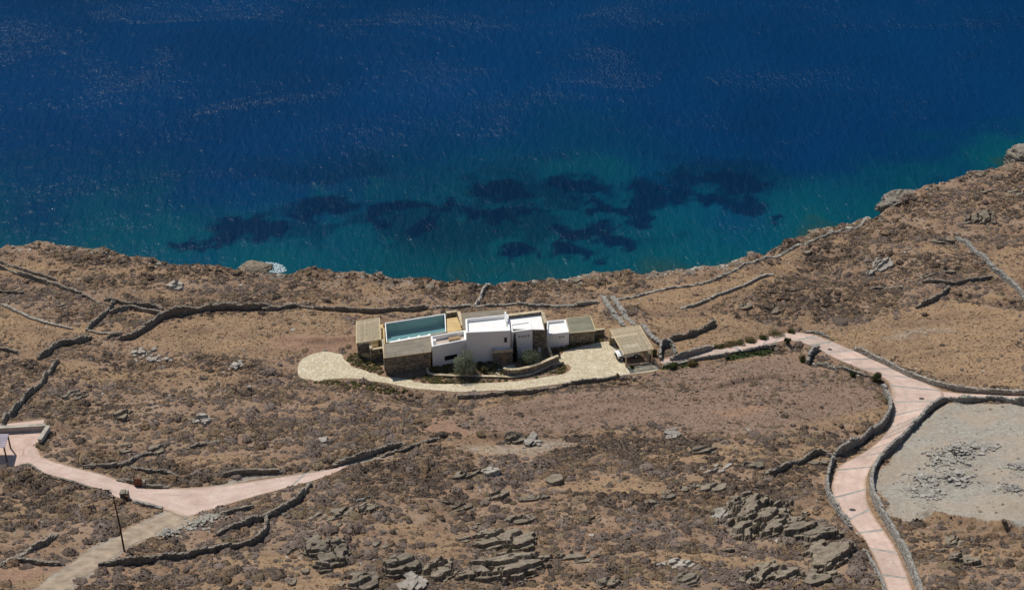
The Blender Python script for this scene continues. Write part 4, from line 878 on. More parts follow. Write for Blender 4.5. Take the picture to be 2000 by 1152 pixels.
drystone('wall climbing from the curved terrace to the pink road', [(424, 1046), (450, 1034), (482, 1024), (515, 1013), (545, 1000), (566, 989), (588, 970), (607, 948)], .95, .65, 'wall', True)
drystone('short wall beside the rubble below the pink road fork', [(420, 1006), (450, 1002), (497, 992)], .6, .55, 'wall', True)
drystone('wall above the gravel strip at the end of the left road', [(650, 913), (680, 903), (712, 893), (740, 883), (762, 877), (786, 872)], 1.1, .65, 'wall', True, .03)
drystone('thin low wall below the end of the left road', [(744, 893), (770, 886), (800, 876), (830, 866), (856, 858)], .5, .5, 'wall')
drystone('long wall falling along the left edge towards the pink terrace', [(115, 706), (103, 722), (86, 747), (70, 762), (55, 774), (40, 792), (24, 812), (4, 838)], 1.0, .65, 'wall', True, .03)
# left fields
drystone('long wall entering from the left edge below the shore', [(-60, 508), (0, 524), (50, 541), (90, 554), (130, 568), (165, 580), (192, 592)], .9, .65, 'wall')
drystone('thin upper wall just above the long left shore wall', [(-40, 505), (10, 517), (60, 533), (110, 548)], .5, .5, 'wall')
drystone('wall continuing right of the small walled enclosure', [(203, 588), (232, 593), (262, 598), (300, 602), (318, 605)], 1.0, .65, 'wall', False, .03)
drystone('straight wall above the large curved terrace wall', [(344, 604), (380, 603), (420, 601), (450, 599), (482, 602)], .9, .65, 'wall')
drystone('large curved terrace wall left of the villa', [(231, 665), (258, 660), (278, 650), (300, 634), (325, 621), (360, 613), (420, 606), (480, 605), (532, 604)], 1.35, .75, 'wall', True, .02)
drystone('wall running from the curved terrace to behind the pool', [(512, 607), (545, 605), (576, 600), (612, 603), (650, 606), (700, 609), (760, 608), (836, 602)], .9, .65, 'wall')
drystone('pale low wall behind the villa on the sea side', [(845, 602), (900, 601), (960, 599), (1000, 597), (1060, 599), (1110, 598), (1168, 592)], .55, .6, 'wall_pale')
drystone('short wall going down to the shore behind the villa', [(928, 599), (938, 585), (946, 568), (956, 559)], .9, .7, 'wall_pale')
drystone('left side wall of the small ruined enclosure', [(224, 594), (214, 608), (200, 620), (188, 630), (177, 640), (171, 646)], 1.1, .65, 'wall')
drystone('bottom wall of the small ruined enclosure', [(172, 647), (196, 652), (214, 652), (232, 655)], .9, .6, 'wall')
drystone('inner cross wall of the small ruined enclosure', [(212, 613), (236, 607), (258, 603), (290, 610), (322, 615)], .9, .6, 'wall')
drystone('wall fragment at the foot of the ruined enclosure', [(206, 663), (218, 656), (236, 652)], .9, .6, 'wall')
drystone('slanting wall between the left field and the enclosure', [(73, 702), (92, 692), (112, 679), (128, 674), (145, 673), (160, 667), (177, 662)], 1.1, .75, 'wall', True, .02)
drystone('short dark wall on the left edge below the shore wall', [(-30, 573), (10, 573), (46, 574)], .8, .6, 'wall')
drystone('tiny wall stub on the left edge above the slanting wall', [(-20, 686), (10, 687), (34, 691)], .8, .6, 'wall')
drystone('low line of stones crossing the left field', [(5, 596), (40, 612), (75, 626), (110, 636), (140, 643)], .3, .55, 'wall_pale')
drystone('short wall in the bottom left corner leading to the track', [(-10, 1110), (16, 1096), (36, 1088), (66, 1072), (90, 1062), (112, 1048)], .75, .6, 'wall')
drystone('flat wall branch in the bottom left corner', [(32, 1093), (60, 1100), (86, 1103), (114, 1103)], .7, .6, 'wall')
drystone('ruined ring wall above the left pink road', [(162, 914), (190, 913), (218, 911), (244, 909), (258, 901), (276, 892), (292, 888)], .6, .6, 'wall')
drystone('curved ruin wall between ring wall and pink road', [(254, 911), (268, 918), (296, 924), (320, 926), (347, 932)], .75, .6, 'wall')
drystone('small isolated stone line above the left road fork', [(364, 878), (380, 873), (395, 871), (412, 866), (427, 864)], .6, .6, 'wall')
drystone('low stone edging above the gravel verge of the left road', [(425, 932), (450, 926), (478, 922), (512, 922), (548, 922)], .55, .55, 'wall')
drystone('low edging wall below the left pink road', [(40, 909), (86, 927), (120, 938), (160, 950), (200, 964), (222, 972)], .45, .45, 'wall')
drystone('stone edging between gate and fork on the left road', [(228, 938), (262, 944), (290, 952), (328, 953)], .5, .6, 'wall')
drystone('broken stone edging below the gate pillar', [(262, 980), (285, 988), (315, 992)], .5, .6, 'wall_grey')
drystone('low wall on the uphill side of the paved drive', [(893, 776), (950, 774), (1000, 770), (1050, 766), (1085, 759), (1120, 751), (1160, 746), (1204, 738)], .75, .55, 'wall', False, .2)
# right slopes
drystone('lone wall in the dry field right of the carport', [(1304, 667), (1330, 661), (1352, 655), (1372, 648), (1386, 641), (1396, 633)], 1.2, .65, 'wall', True, .03)
drystone('pale wall following the cliff edge on the right', [(1200, 588), (1300, 566), (1370, 555), (1408, 541), (1452, 518), (1495, 504), (1550, 484), (1600, 466), (1640, 452), (1690, 430), (1722, 414)], .28, .6, 'wall_pale')
drystone('pale low wall crossing the dry field on the right', [(1328, 604), (1380, 588), (1440, 564), (1508, 537)], .35, .6, 'wall_pale')
drystone('straight light wall descending to the right edge', [(1868, 467), (1900, 490), (1932, 517), (1962, 546), (2000, 584), (2040, 620)], .7, 1.3, 'wall_grey', True, .05)
drystone('ruined wall across the upper right shrub slope', [(1700, 566), (1730, 565), (1764, 561)], .7, .6, 'wall')
drystone('ruined wall joining the straight light wall on the right', [(1788, 558), (1830, 553), (1860, 557), (1900, 549), (1936, 541)], .7, .6, 'wall')
drystone('short wall under the ruins on the right slope', [(1788, 603), (1808, 593), (1830, 581), (1853, 563)], .9, .65, 'wall')
drystone('left of the two parallel grey walls behind the carport', [(1177, 580), (1188, 600), (1200, 617), (1216, 636)], .45, 1.6, 'wall_grey', True, .03)
drystone('right of the two parallel grey walls behind the carport', [(1196, 580), (1207, 598), (1220, 616), (1236, 634)], .45, 1.5, 'wall_grey', True, .03)
drystone('grey wall along the right side of the carport', [(1254, 637), (1264, 650), (1275, 663), (1290, 673), (1302, 676)], .55, 1.5, 'wall_grey', True, .03)
drystone('grey stone U-shaped pen right of the carport', [(1290, 704), (1289, 690), (1293, 677), (1304, 676), (1314, 682), (1319, 692)], 1.5, .6, 'wall_grey', True, 0, cat='stone pen', name='stone_pen', group=None)
drystone('wall above the narrow path leading to the carport', [(1308, 704), (1330, 700), (1352, 694), (1372, 688), (1392, 681)], 1.2, .6, 'wall_grey', True, .02)
drystone('low kerb wall below the narrow path to the carport', [(1294, 715), (1340, 707), (1380, 700), (1416, 694)], .5, .45, 'wall_pale')
drystone('short pale wall above the strip of green grass', [(1424, 690), (1468, 683), (1512, 674)], .35, .45, 'wall_pale')
drystone('short broken wall at the seaward side of the upper road bend', [(1570, 650), (1590, 651), (1618, 660)], .4, .6, 'wall_grey')
drystone('thick stone pier wall on the inside of the upper road bend', [(1577, 712), (1580, 699), (1588, 688), (1597, 683)], 1.7, .9, 'wall_grey', True, 0, smooth=False)
drystone('stone pillar end where the retaining wall meets the junction', [(1722, 757), (1730, 763)], 1.6, .9, 'wall_grey', True, 0, smooth=False)

# ------------------------------------------------------------------ rock outcrops
ROCKS = []
def slab_geo(mb, c, rx, ry, th, yaw, tilt, roll, r):
    n = r.randint(9, 13); ph = [2 * math.pi * (k + r.uniform(-.3, .3)) / n for k in range(n)]; rad = [r.uniform(.72, 1.1) for _ in range(n)]
    rot = Matrix.Rotation(yaw, 3, 'Z') @ Matrix.Rotation(tilt, 3, 'X') @ Matrix.Rotation(roll, 3, 'Y'); c = Vector(c)
    def ring_(sc, z, j): return [c + rot @ Vector((math.cos(a) * rx * q * sc + r.uniform(-j, j), math.sin(a) * ry * q * sc + r.uniform(-j, j), z + r.uniform(-j, j) * .5)) for a, q in zip(ph, rad)]
    R0, R1, R2, R3 = ring_(.86, -th, .08), ring_(1.0, -th * .1, .06), ring_(.93, th * .08, .05), ring_(.55, th * .16, .09); b = len(mb.v)
    mb.v += [tuple(p) for p in R0 + R1 + R2 + R3] + [tuple(c + rot @ Vector((r.uniform(-.1, .1) * rx, r.uniform(-.1, .1) * ry, th * .2)))]
    for k in range(n):
        q = (k + 1) % n
        for t in range(3): mb.f.append((b + t * n + k, b + t * n + q, b + (t + 1) * n + q, b + (t + 1) * n + k))
        mb.f.append((b + 3 * n + k, b + 3 * n + q, b + 4 * n))
def outcrop(label, px, py, wpx, hpx, hgt, layers, seed, mk='rock', cat='rock', name='rock_outcrop', group='schist outcrops', yaw=.15):
    """bedded rock breaking out of the slope: tilted sheets that end in sharp ledges, cut by cracks"""
    r = random.Random(seed); x, y, z = at(px, py); sc = FPX / (math.hypot(y, CAM_H - z) + 1e-6); w = wpx / sc / 2; d = min(hpx / sc / 2 / .46, w * 1.6)
    n = int(np.clip(2.6 * max(w, d) / .15, 26, 84)); u, v = np.meshgrid(np.linspace(-1.3, 1.3, n), np.linspace(-1.3, 1.3, n))
    ca, sa = math.cos(yaw), math.sin(yaw); lx, ly = u * w, v * d; X = x + lx * ca - ly * sa; Y = y + lx * sa + ly * ca
    m = 1.0 - np.hypot(u, v) ** 2 * .95 + 1.7 * (fbm(lx / 2.6, ly / 1.7, seed, 3) - .5) + .22 * (fbm(X / .6, Y / .5, seed + 7, 2) - .5)
    raw = hgt * np.clip(m, -.8, .75) * 1.05
    T = max(.36, hgt / layers * 1.75); tilt = r.uniform(.08, .24) * -ly + r.uniform(.06, .26) * lx + .25 * (fbm(X / 2.5, Y / 2.5, seed + 3, 2) - .5)
    b = (raw - tilt) / T + .9 * (fbm(lx / 2.2, ly / 1.1, seed + 5, 3) - .5); k = np.floor(b); fr = b - k
    q = T * (k + sstep(.86, 1.0, fr)) + tilt + .16 * (fbm(lx / .9, ly / .35, seed + 9, 3) - .5)
    ck = np.abs(fbm(X / 2.4 + Y * .2, Y / 3.4 - X * .25, seed + 11, 3) - .5); q -= .55 * sstep(.024, .008, ck)
    q = np.where(raw > -.1 * hgt, np.minimum(q, raw + T * .8), raw - .3); q -= .5 * sstep(1.15, 1.3, np.maximum(np.abs(u), np.abs(v)))
    q -= .22 * hgt; V = np.stack([X, Y, H(X, Y) + q], -1).reshape(-1, 3); F = grid_faces(n, n); keep_ = (q.ravel()[F] > -.35).any(1); F = F[keep_]
    us = np.unique(F); mp_ = np.zeros(len(V), int); mp_[us] = np.arange(len(us))
    o = np_obj(name, V[us], mp_[F], M[mk]); ROCKS.append((x, y, w * .9, d * .9)); return tag(o, label, cat, group)
OUT = [('broad tilted schist sheet with a deep black cleft, largest outcrop near the road', 1475, 1018, 150, 72, 2.3, 6, .35), ('long pale schist slab left of the black cleft', 1420, 1005, 80, 26, .6, 2, .2), ('jumbled grey outcrop between the cleft and the pink road', 1580, 1045, 90, 60, 2.2, 6, .5),
       ('dark-sided outcrop close to the bottom stretch of road', 1625, 1095, 80, 56, 2.0, 5, .45), ('round-topped outcrop at the bottom edge left of the road', 1585, 1128, 70, 46, 1.8, 4, .3), ('layered outcrop at the bottom edge below the broad sheet', 1500, 1122, 100, 40, 1.8, 5, .15),
       ('wide wedge of schist at the bottom centre', 1010, 1108, 150, 58, 2.2, 6, -.25), ('rough ridge behind the bottom centre wedge', 985, 1060, 120, 40, 1.6, 5, -.1), ('overhanging schist ledge left of the bottom centre wedge', 780, 1115, 72, 46, 2.1, 6, -.15), ('blocky outcrop beside the overhanging ledge', 858, 1115, 76, 44, 1.7, 4, .2),
       ('flat cracked outcrop at the bottom right of centre', 930, 1130, 80, 36, 1.3, 4, 0), ('curled ledge outcrop above the bottom edge, left part', 640, 1085, 76, 50, 1.6, 6, -.1), ('low shelf outcrop near the bottom edge', 715, 1132, 64, 36, 1.3, 4, .1), ('grey-green smooth rock sheet left of the curled ledge', 612, 1060, 40, 40, .8, 3, .3),
       ('flat sheet of rock on the slope below the left road end', 668, 1005, 70, 30, .9, 4, .2), ('dark lump next to the flat sheet on the slope', 718, 995, 40, 24, 1.2, 4, 0), ('pale tilted plate on the slope below the road end', 708, 976, 44, 22, .9, 3, .4),
       ('three dark boulders row, left one', 897, 930, 28, 14, 1.2, 3, .1), ('three dark boulders row, middle one', 925, 929, 36, 17, 1.4, 3, 0), ('three dark boulders row, right one with pale top', 958, 923, 34, 20, 1.4, 3, .4), ('wedge rock pointing right in the middle slope', 972, 968, 46, 20, 1.1, 4, .25),
       ('small dark outcrop right of the wedge rock', 1085, 940, 32, 16, 1.2, 3, .1), ('layered shelf on the middle slope', 1010, 1015, 60, 18, .9, 4, 0), ('long thin shelf of schist in the middle slope', 890, 988, 90, 14, .6, 3, -.05), ('low ribs of rock at the centre of the slope', 1040, 975, 56, 16, .7, 3, .1),
       ('pale streaked outcrop below the field on the right', 1400, 915, 80, 18, .7, 3, .1), ('ledge with dark underside below the field on the right', 1372, 880, 68, 20, .9, 4, .05), ('knobbly outcrop above the broad tilted sheet', 1400, 955, 60, 24, 1.0, 4, .1), ('thin overhang above the broad tilted sheet', 1465, 972, 60, 18, .8, 3, -.15),
       ('rock knot beside the rough wall near the road', 1470, 908, 46, 22, 1.0, 4, -.2), ('stony hump under the rough wall near the road', 1592, 905, 48, 20, 1.0, 4, -.3), ('stack of thin plates near the bottom edge, centre right', 1345, 1132, 60, 26, .9, 5, .05), ('dark lipped shelf on the lower slope, centre right', 1420, 1075, 52, 16, .9, 3, -.1),
       ('pale flat shelves on the lower slope', 1330, 1100, 70, 18, .6, 3, 0), ('split outcrop near the bottom edge at centre', 1190, 1135, 60, 30, 1.0, 4, .1), ('small ledges left of the split outcrop', 1120, 1090, 60, 20, .7, 3, -.1),
       ('rock with long shadow in the bottom right shrub corner', 1880, 1095, 56, 40, 1.4, 4, .4), ('grey pointed rock near the right road wall, bottom right', 1860, 1060, 40, 20, .7, 3, .2),
       ('pale boulder pair above the left road', 395, 822, 44, 30, 1.3, 4, .1), ('dark rock face above the left road', 240, 812, 50, 22, 1.4, 4, .05), ('bright white boulder above the left road', 430, 832, 22, 16, 1.0, 2, 0), ('dark hollow outcrop by the ring wall', 246, 876, 46, 22, 1.3, 4, .1), ('grey outcrop inside the ring wall', 305, 880, 50, 24, 1.0, 4, .1), ('round pale boulder on the slope under the villa', 634, 862, 36, 24, 1.4, 3, .3),
       ('flat slab rock on the left slope under the enclosure', 150, 770, 60, 30, .8, 4, .3), ('low dark rock on the slope left of the drive', 335, 775, 34, 16, .9, 3, .1), ('pale rock sheet below the long left wall', 300, 790, 40, 20, .5, 2, 0), ('pale boulders on the shore slope at left', 345, 561, 44, 22, 1.4, 4, .2), ('grey flat rock patch in the left field', 125, 598, 50, 14, .3, 2, 0),
       ('dark outcrop high on the right slope', 1840, 472, 48, 18, 1.6, 4, .1), ('leaning dark rock on the right slope', 1850, 532, 40, 20, 1.8, 4, .2), ('sloping rock plate on the right hillside', 1915, 425, 70, 26, 1.3, 4, .3), ('pale rock knot on the right hillside', 1725, 515, 44, 26, 1.4, 4, .4), ('bright boulder on the right hillside', 1702, 536, 22, 16, 1.1, 2, .2), ('split dark rock above the upper road', 1513, 608, 26, 20, 1.4, 4, 0),
       ('dark outcrop in a line on the field edge, upper', 1590, 485, 20, 10, 1.3, 3, 0), ('dark outcrop in a line on the field edge, lower', 1575, 495, 20, 10, 1.2, 3, 0), ('dark stones at the foot of the field edge', 1455, 600, 30, 14, 1.1, 3, .3), ('dark rock hole on the upper right hill', 1925, 376, 26, 12, 1.0, 3, 0), ('grey ledges in the far right hillside', 1990, 380, 50, 24, 1.0, 4, .2), ('low ledge by the ruined walls on the right', 1790, 548, 56, 16, 1.0, 4, .1),
       ('dark shaded cavity rock above the gravel patch', 1005, 858, 50, 18, 1.3, 4, 0)]
for i, (lab, px, py, w_, h_, hg, ly, yw) in enumerate(OUT):
    w_, h_, hg = (w_ * 1.22, h_ * 1.2, hg * 1.1) if py > 900 else (w_, h_, hg)
    pale = any(k_ in lab for k_ in ('pale', 'white', 'bright')); outcrop(lab, px, py, w_, h_, hg, ly, 500 + i, 'pale_rock' if pale else 'rock', yaw=yw)
r_ = random.Random(77); placed = 0
while placed < 44:
    px, py = r_.uniform(540, 1640), r_.uniform(915, 1148)
    if py < 1010 - (px - 600) * .08 or any(abs(px - o_[1]) < o_[3] * .55 and abs(py - o_[2]) < o_[4] * .6 for o_ in OUT) or (px > 1560 and py < 1000): continue
    outcrop('small weathered schist ledge half buried among the scrub of the near slope', px, py, r_.uniform(22, 58), r_.uniform(9, 18), r_.uniform(.35, .7), r_.randint(2, 3), 800 + placed, 'rock', group='small ledges on the near slope', yaw=r_.uniform(-.3, .5)); placed += 1
# cliff rocks by the water
def sea_rock(label, px, py, wpx, hgt, dep, z0, seed, mk, yaw=0):
    x, y = at_z(px, py, z0); sc = FPX / math.hypot(y, CAM_H - z0); w = wpx / sc / 2; bm = bmesh.new(); bmesh.ops.create_icosphere(bm, subdivisions=5, radius=1.0)
    co = np.array([v.co[:] for v in bm.verts]); a, b, c_ = co.T; sg = lambda t: np.sign(t) * np.abs(t) ** .72
    k = .78 + .55 * (fbm(a * 1.3 + seed, b * 1.3 + c_ * 1.1, seed, 4) - .25) + .22 * (fbm(a * 4 + c_ * 3, b * 4 + seed, seed + 2, 3) - .5)
    X = sg(a) * k * w; Y = sg(b) * k * dep; Zt = sg(c_) * k * hgt; T = hgt * .22; bb = (Zt - .18 * X + .12 * Y) / T + .7 * (fbm(X, Y, seed + 4, 2) - .5); fr = bb - np.floor(bb); Zt = Zt - T * .55 * (fr - sstep(.6, 1, fr)); led = .09 * w * (fr - .5); X = X * (1 + .10 * (fr - .5)); Y = Y * (1 + .14 * (fr - .5))
    for v, p in zip(bm.verts, np.stack([x + X * math.cos(yaw) - Y * math.sin(yaw), y + X * math.sin(yaw) + Y * math.cos(yaw), z0 + Zt], -1)): v.co = p
    me = bpy.data.meshes.new('sea_rock'); bm.to_mesh(me); bm.free(); me.materials.append(M[mk]); o = bpy.data.objects.new('sea_rock', me); C.objects.link(o)
    return tag(o, label, 'rock', 'rocks at the shore')
sea_rock('rock at the waterline with white foam, left of the villa', 500, 524, 62, 1.0, 2.2, SEA_Z - .1, 3, 'rock', -.25)
sea_rock('pale cliff block standing at the right shore', 1758, 396, 96, 2.2, 2.8, -12.6, 4, 'wall', .42)
sea_rock('grey cliff rock at the far right edge', 2002, 320, 74, 4.4, 5.0, -12.6, 5, 'wall', .3)
sea_rock('dark ledge on the right shore below the pale wall', 1592, 462, 40, 1.6, 1.5, -12.4, 8, 'rock', .3)
c = at_z(532, 523, SEA_Z); bm = bmesh.new()
r = random.Random(5); fv = []
for i in range(520):
    a = r.uniform(0, 6.28); k = math.sqrt(r.random()); x, y = c[0] + math.cos(a) * 2.8 * k, c[1] + math.sin(a) * 1.8 * k - (math.cos(a) * k) * .9; s_ = r.uniform(.03, .17)
    n = 6; vs = [bm.verts.new((x + math.cos(t * 1.047) * s_ * r.uniform(.6, 1.4), y + math.sin(t * 1.047) * s_ * r.uniform(.6, 1.4), SEA_Z + .02 + i * .0002)) for t in range(n)]; bm.faces.new(vs)
me = bpy.data.meshes.new('sea_foam'); bm.to_mesh(me); bm.free(); me.materials.append(M['foam']); o = bpy.data.objects.new('sea_foam', me); C.objects.link(o); tag(o, 'white foam washing round the rock at the waterline', 'foam', None, 'stuff')

# rubble heaps on the gravel clearing and by the left road
def rubble(label, spots, n, seed, smin=.12, smax=.55, mk='wall'):
    r = random.Random(seed); cs, sz, ro = [], [], []
    for px, py, rx, ry, hh_ in spots:
        x, y, z = at(px, py); sc = FPX / math.hypot(y, CAM_H - z)
        for i in range(n):
            a = r.uniform(0, 6.28); k = abs(r.gauss(0, .72)); cx, cy = x + math.cos(a) * rx / sc * k, y + math.sin(a) * ry / sc / .5 * k; s_ = smin + (smax - smin) * r.random() ** 2.5
            cs.append((cx, cy, float(H(cx, cy)) + hh_ * max(0, 1 - k) * r.uniform(.3, 1) + s_ * .2)); sz.append((s_ * r.uniform(.8, 1.4), s_, s_ * r.uniform(.5, .9))); ro.append(r.uniform(0, 3.1))
    v, f = boxes(np.array(cs), np.array(sz), np.array(ro), .2, np.random.default_rng(seed)); return tag(np_obj('rubble_heap', v, f, M[mk]), label, 'rubble', 'rubble heaps', 'stuff')
rubble('loose grey rubble heap on the gravel clearing right of the road', [(1865, 882, 34, 14, .9), (1850, 900, 40, 22, .3), (1868, 932, 28, 12, .6), (1806, 938, 20, 13, .5), (1810, 960, 30, 14, .1), (1905, 872, 30, 10, .2)], 420, 1, .06, .48, 'wall_grey')
rubble('dark rubble patch on the clearing at the right edge', [(1988, 912, 20, 12, .3), (1980, 955, 22, 10, .3)], 150, 2, .08, .42, 'wall_grey')
rubble('spilled pale stones below the pink road fork', [(385, 1025, 30, 14, .4), (330, 1042, 20, 9, .9), (405, 1010, 26, 8, .2)], 170, 3, .1, .4, 'wall_pale')
rubble('scatter of white stones on the slope left of the drive', [(300, 703, 32, 5, .1), (460, 717, 12, 5, .2), (275, 690, 24, 6, .05)], 45, 4, .15, .7, 'pale_rock')
rubble('white stone scatter by the gravel patch at centre', [(1032, 868, 16, 5, .1), (1310, 850, 10, 6, .1)], 14, 5, .3, 1.1, 'pale_rock')
rubble('pale debris under the cavity rock, bottom centre', [(820, 1140, 30, 10, .2), (800, 1150, 20, 6, .2)], 14, 6, .4, 1.3, 'pale_rock')

# ------------------------------------------------------------------ trees and large bushes
def leaf_crown(name, parent, blobs, n, size, mat, seed, core=True, up=.3):
    """leaf-sized faces through the volume of several ellipsoid clumps (x, y, z, rx, ry, rz)"""
    rg = np.random.default_rng(seed); vol = np.array([b[3] * b[4] * b[5] for b in blobs]) ** .7; which = rg.choice(len(blobs), n, p=vol / vol.sum()); B = np.array(blobs)[which]
    d = rg.normal(size=(n, 3)); d /= np.linalg.norm(d, axis=1)[:, None]; rr = rg.uniform(.35, 1.0, n) ** .5 * rg.uniform(.85, 1.12, n)
    c = B[:, :3] + d * B[:, 3:6] * rr[:, None]
    nrm = d * .6 + rg.normal(size=(n, 3)) * .6 + np.array([0, 0, up]); nrm /= np.linalg.norm(nrm, axis=1)[:, None]
    t = np.cross(nrm, rg.normal(size=(n, 3))); t /= np.linalg.norm(t, axis=1)[:, None]; b = np.cross(nrm, t); s_ = size * rg.uniform(.6, 1.3, n)[:, None]
    V = np.stack([c - t * s_, c - b * s_ * .45, c + t * s_, c + b * s_ * .45], 1).reshape(-1, 3); F = np.arange(n * 4).reshape(-1, 4)
    return np_obj(name, V, F, mat, parent)
def tree_blobs(r, n, w, z0, z1):
    out = []
    for i in range(n):
        a = r.uniform(0, 6.28); k = math.sqrt(r.random()) * .62 * w; t = r.random(); q = w * r.uniform(.26, .42); out.append((math.cos(a) * k * (1 - .35 * t), math.sin(a) * k * (1 - .35 * t), z0 + (z1 - z0) * t, q, q, q * r.uniform(.7, .95)))
    return out
def olive(label, px, py, w, h, seed):
    x, y = P(px, py, .1); g = float(H(x, y)); r = random.Random(seed); o = empty('olive_tree', label, 'tree', 'olive trees in the garden', (x, y, g))
    m = MB(); m.tube([(0, 0, -.2), (.08, .02, .4), (0, .05, .9), (.1, 0, 1.3)], [.2, .15, .13, .1], 8); t = m.build('trunk', M['bark'], o, True)
    for i in range(5):
        a = i * 1.3 + r.uniform(-.3, .3); l = MB(); l.tube([(0, .04, .7), (math.cos(a) * w * .25, math.sin(a) * w * .25, h * .5), (math.cos(a) * w * .42, math.sin(a) * w * .42, h * .72)], [.09, .06, .03], 6); l.build('limb', M['bark'], t, True)
    leaf_crown('crown', o, tree_blobs(r, 22, w, h * .16, h * .80), 7500, .085, M['olive'], seed); return o
olive('large round olive tree in front of the slit window', 905, 732, 2.75, 4.2, 3)
olive('low spreading olive tree behind the tall curved wall', 1037, 714, 2.6, 3.1, 8)
x, y = P(1005.5, 706, .1); g = float(H(x, y)); o = empty('cypress_tree', 'slim dark cypress against the narrow white block', 'tree', None, (x, y, g))
m = MB(); m.tube([(0, 0, -.2), (0, 0, .7)], [.1, .08], 7); m.build('trunk', M['bark'], o)
leaf_crown('crown', o, [(random.uniform(-.08, .08), random.uniform(-.08, .08), .7 + i * .42, .5 * (1 - .75 * (i / 12) ** 1.6) * (.75 if i == 0 else 1), .5 * (1 - .75 * (i / 12) ** 1.6), .45) for i in range(12)], 3600, .07, M['cypress'], 5, up=.8)
def bush(label, px, py, w, h, seed, mat='bush', name='bush', n=1800, leaf=.09, cat='bush', group=None):
    x, y, g = at(px, py); r = random.Random(seed); o = empty(name, label, cat, group, (x, y, g))
    m = MB()
    for i in range(4): a = i * 1.6; m.tube([(0, 0, -.1), (math.cos(a) * w * .3, math.sin(a) * w * .3, h * .6)], [.05, .02], 5)
    m.build('stems', M['bark'], o); leaf_crown('crown', o, tree_blobs(r, 9, w, h * .25, h * .7), n, leaf, M[mat], seed); return o
bush('dense dark green bush at the road junction', 1710, 746, 1.45, 2.1, 21)
bush('small green bush left of the junction bush', 1663, 735, .8, 1.0, 22, n=900)
bush('dark bush at the end of the green grass strip', 1538, 671, .9, 1.5, 23, n=1000)
bush('dark bush behind the thick stone pier', 1566, 706, .9, 1.2, 24, n=1000)
bush('soft yellow-green shrub left of the entrance court', 948, 731, .9, 1.9, 25, 'sh_green', n=1600, leaf=.06)
bush('soft green shrub at the end of the low curved wall', 846, 727, .75, 1.2, 26, 'sh_green', n=1000, leaf=.06)
bush('green clump at the lower corner of the carport', 1234, 719, .6, .6, 27, 'hedge', n=700, leaf=.06)
bush('green shrub between the carport and the stone pen', 1278, 694, .9, 1.3, 28, 'sh_green', n=1300)
bush('wide green thicket below the path by the carport', 1318, 720, 1.5, 1.0, 29, 'hedge', n=1800)
bush('second green thicket further along the path', 1352, 712, 1.2, .9, 30, 'sh_green', n=1300)
bush('round green bush on the drive edge near the carport', 1206, 737, .6, .8, 31, 'sh_green', n=900, leaf=.06)
for i, (px, py, w_, lab) in enumerate([(1405, 680, 1.0, 'hedge clump nearest the carport along the path'), (1424, 676, 1.1, 'second hedge clump along the path'), (1446, 672, 1.2, 'third hedge clump along the path'), (1466, 668, 1.1, 'fourth hedge clump along the path'), (1490, 662, 1.0, 'fifth hedge clump along the path'), (1515, 655, 1.5, 'biggest hedge clump at the upper end of the path'), (1545, 650, .8, 'last hedge clump at the upper road bend')]):
    bush(lab, px, py, w_ * 1.3, .62, 40 + i, 'sh_green', 'hedge_clump', 2000, .07, 'hedge', 'green hedge along the path')

# ------------------------------------------------------------------ small built things
pb = at(243, 1076); hgt = 4.0
while project(pb[0], pb[1], pb[2] + hgt)[1] > 970: hgt += .1
pole = empty('utility_pole', 'tall dark timber pole beside the dirt track', 'pole', None, pb)
m = MB(); m.tube([(0, 0, -.5), (0, 0, hgt * .5), (-.12, 0, hgt)], [.12, .105, .085], 8); m.build('shaft', M['pole'], pole, True)
m = MB(); m.bar((-.12, 0, hgt - .1), (-.12, 0, hgt + .25), .07); m.build('bracket', M['iron'], pole)
def disc_on(px, py, r_, name, label, cat, mat='iron', group=None):
    x, y, z = at(px, py); m = MB(); n = 20; e = .3; gx = (float(H(x + e, y)) - float(H(x - e, y))) / (2 * e); gy = (float(H(x, y + e)) - float(H(x, y - e))) / (2 * e); nr = Vector((-gx, -gy, 1)).normalized()
    m.disc(Vector((x, y, z + .07)), nr, r_, .05, n); o = m.build(name, M[mat]); tag(o, label, cat, group); f = MB(); f.disc(Vector((x, y, z + .07)) + nr * .012, nr, r_ * .8, .05, n); f.build('lid', M[mat], o); return o
disc_on(1665, 996, .42, 'manhole_cover', 'dark round manhole cover on the lower pink road', 'manhole cover', group='manhole covers')
disc_on(1800, 779, .42, 'manhole_cover', 'dark round manhole cover at the road junction', 'manhole cover', group='manhole covers')
disc_on(1621, 683, .38, 'manhole_cover', 'small manhole cover on the upper road bend', 'manhole cover', group='manhole covers')
dg = at(1885, 777); gr = empty('drain_grate', 'dark drain grate set in the branch road', 'drain', None, (dg[0], dg[1], dg[2] + .085))
m = MB(); m.box(-.32, .32, -.85, .85, -.06, .0); m.build('frame', M['concrete'], gr)
for i in range(5): m = MB(); m.box(-.2 + i * .1 - .025, -.2 + i * .1 + .025, -.7, .7, 0, .02); m.build('bar', M['iron'], gr)
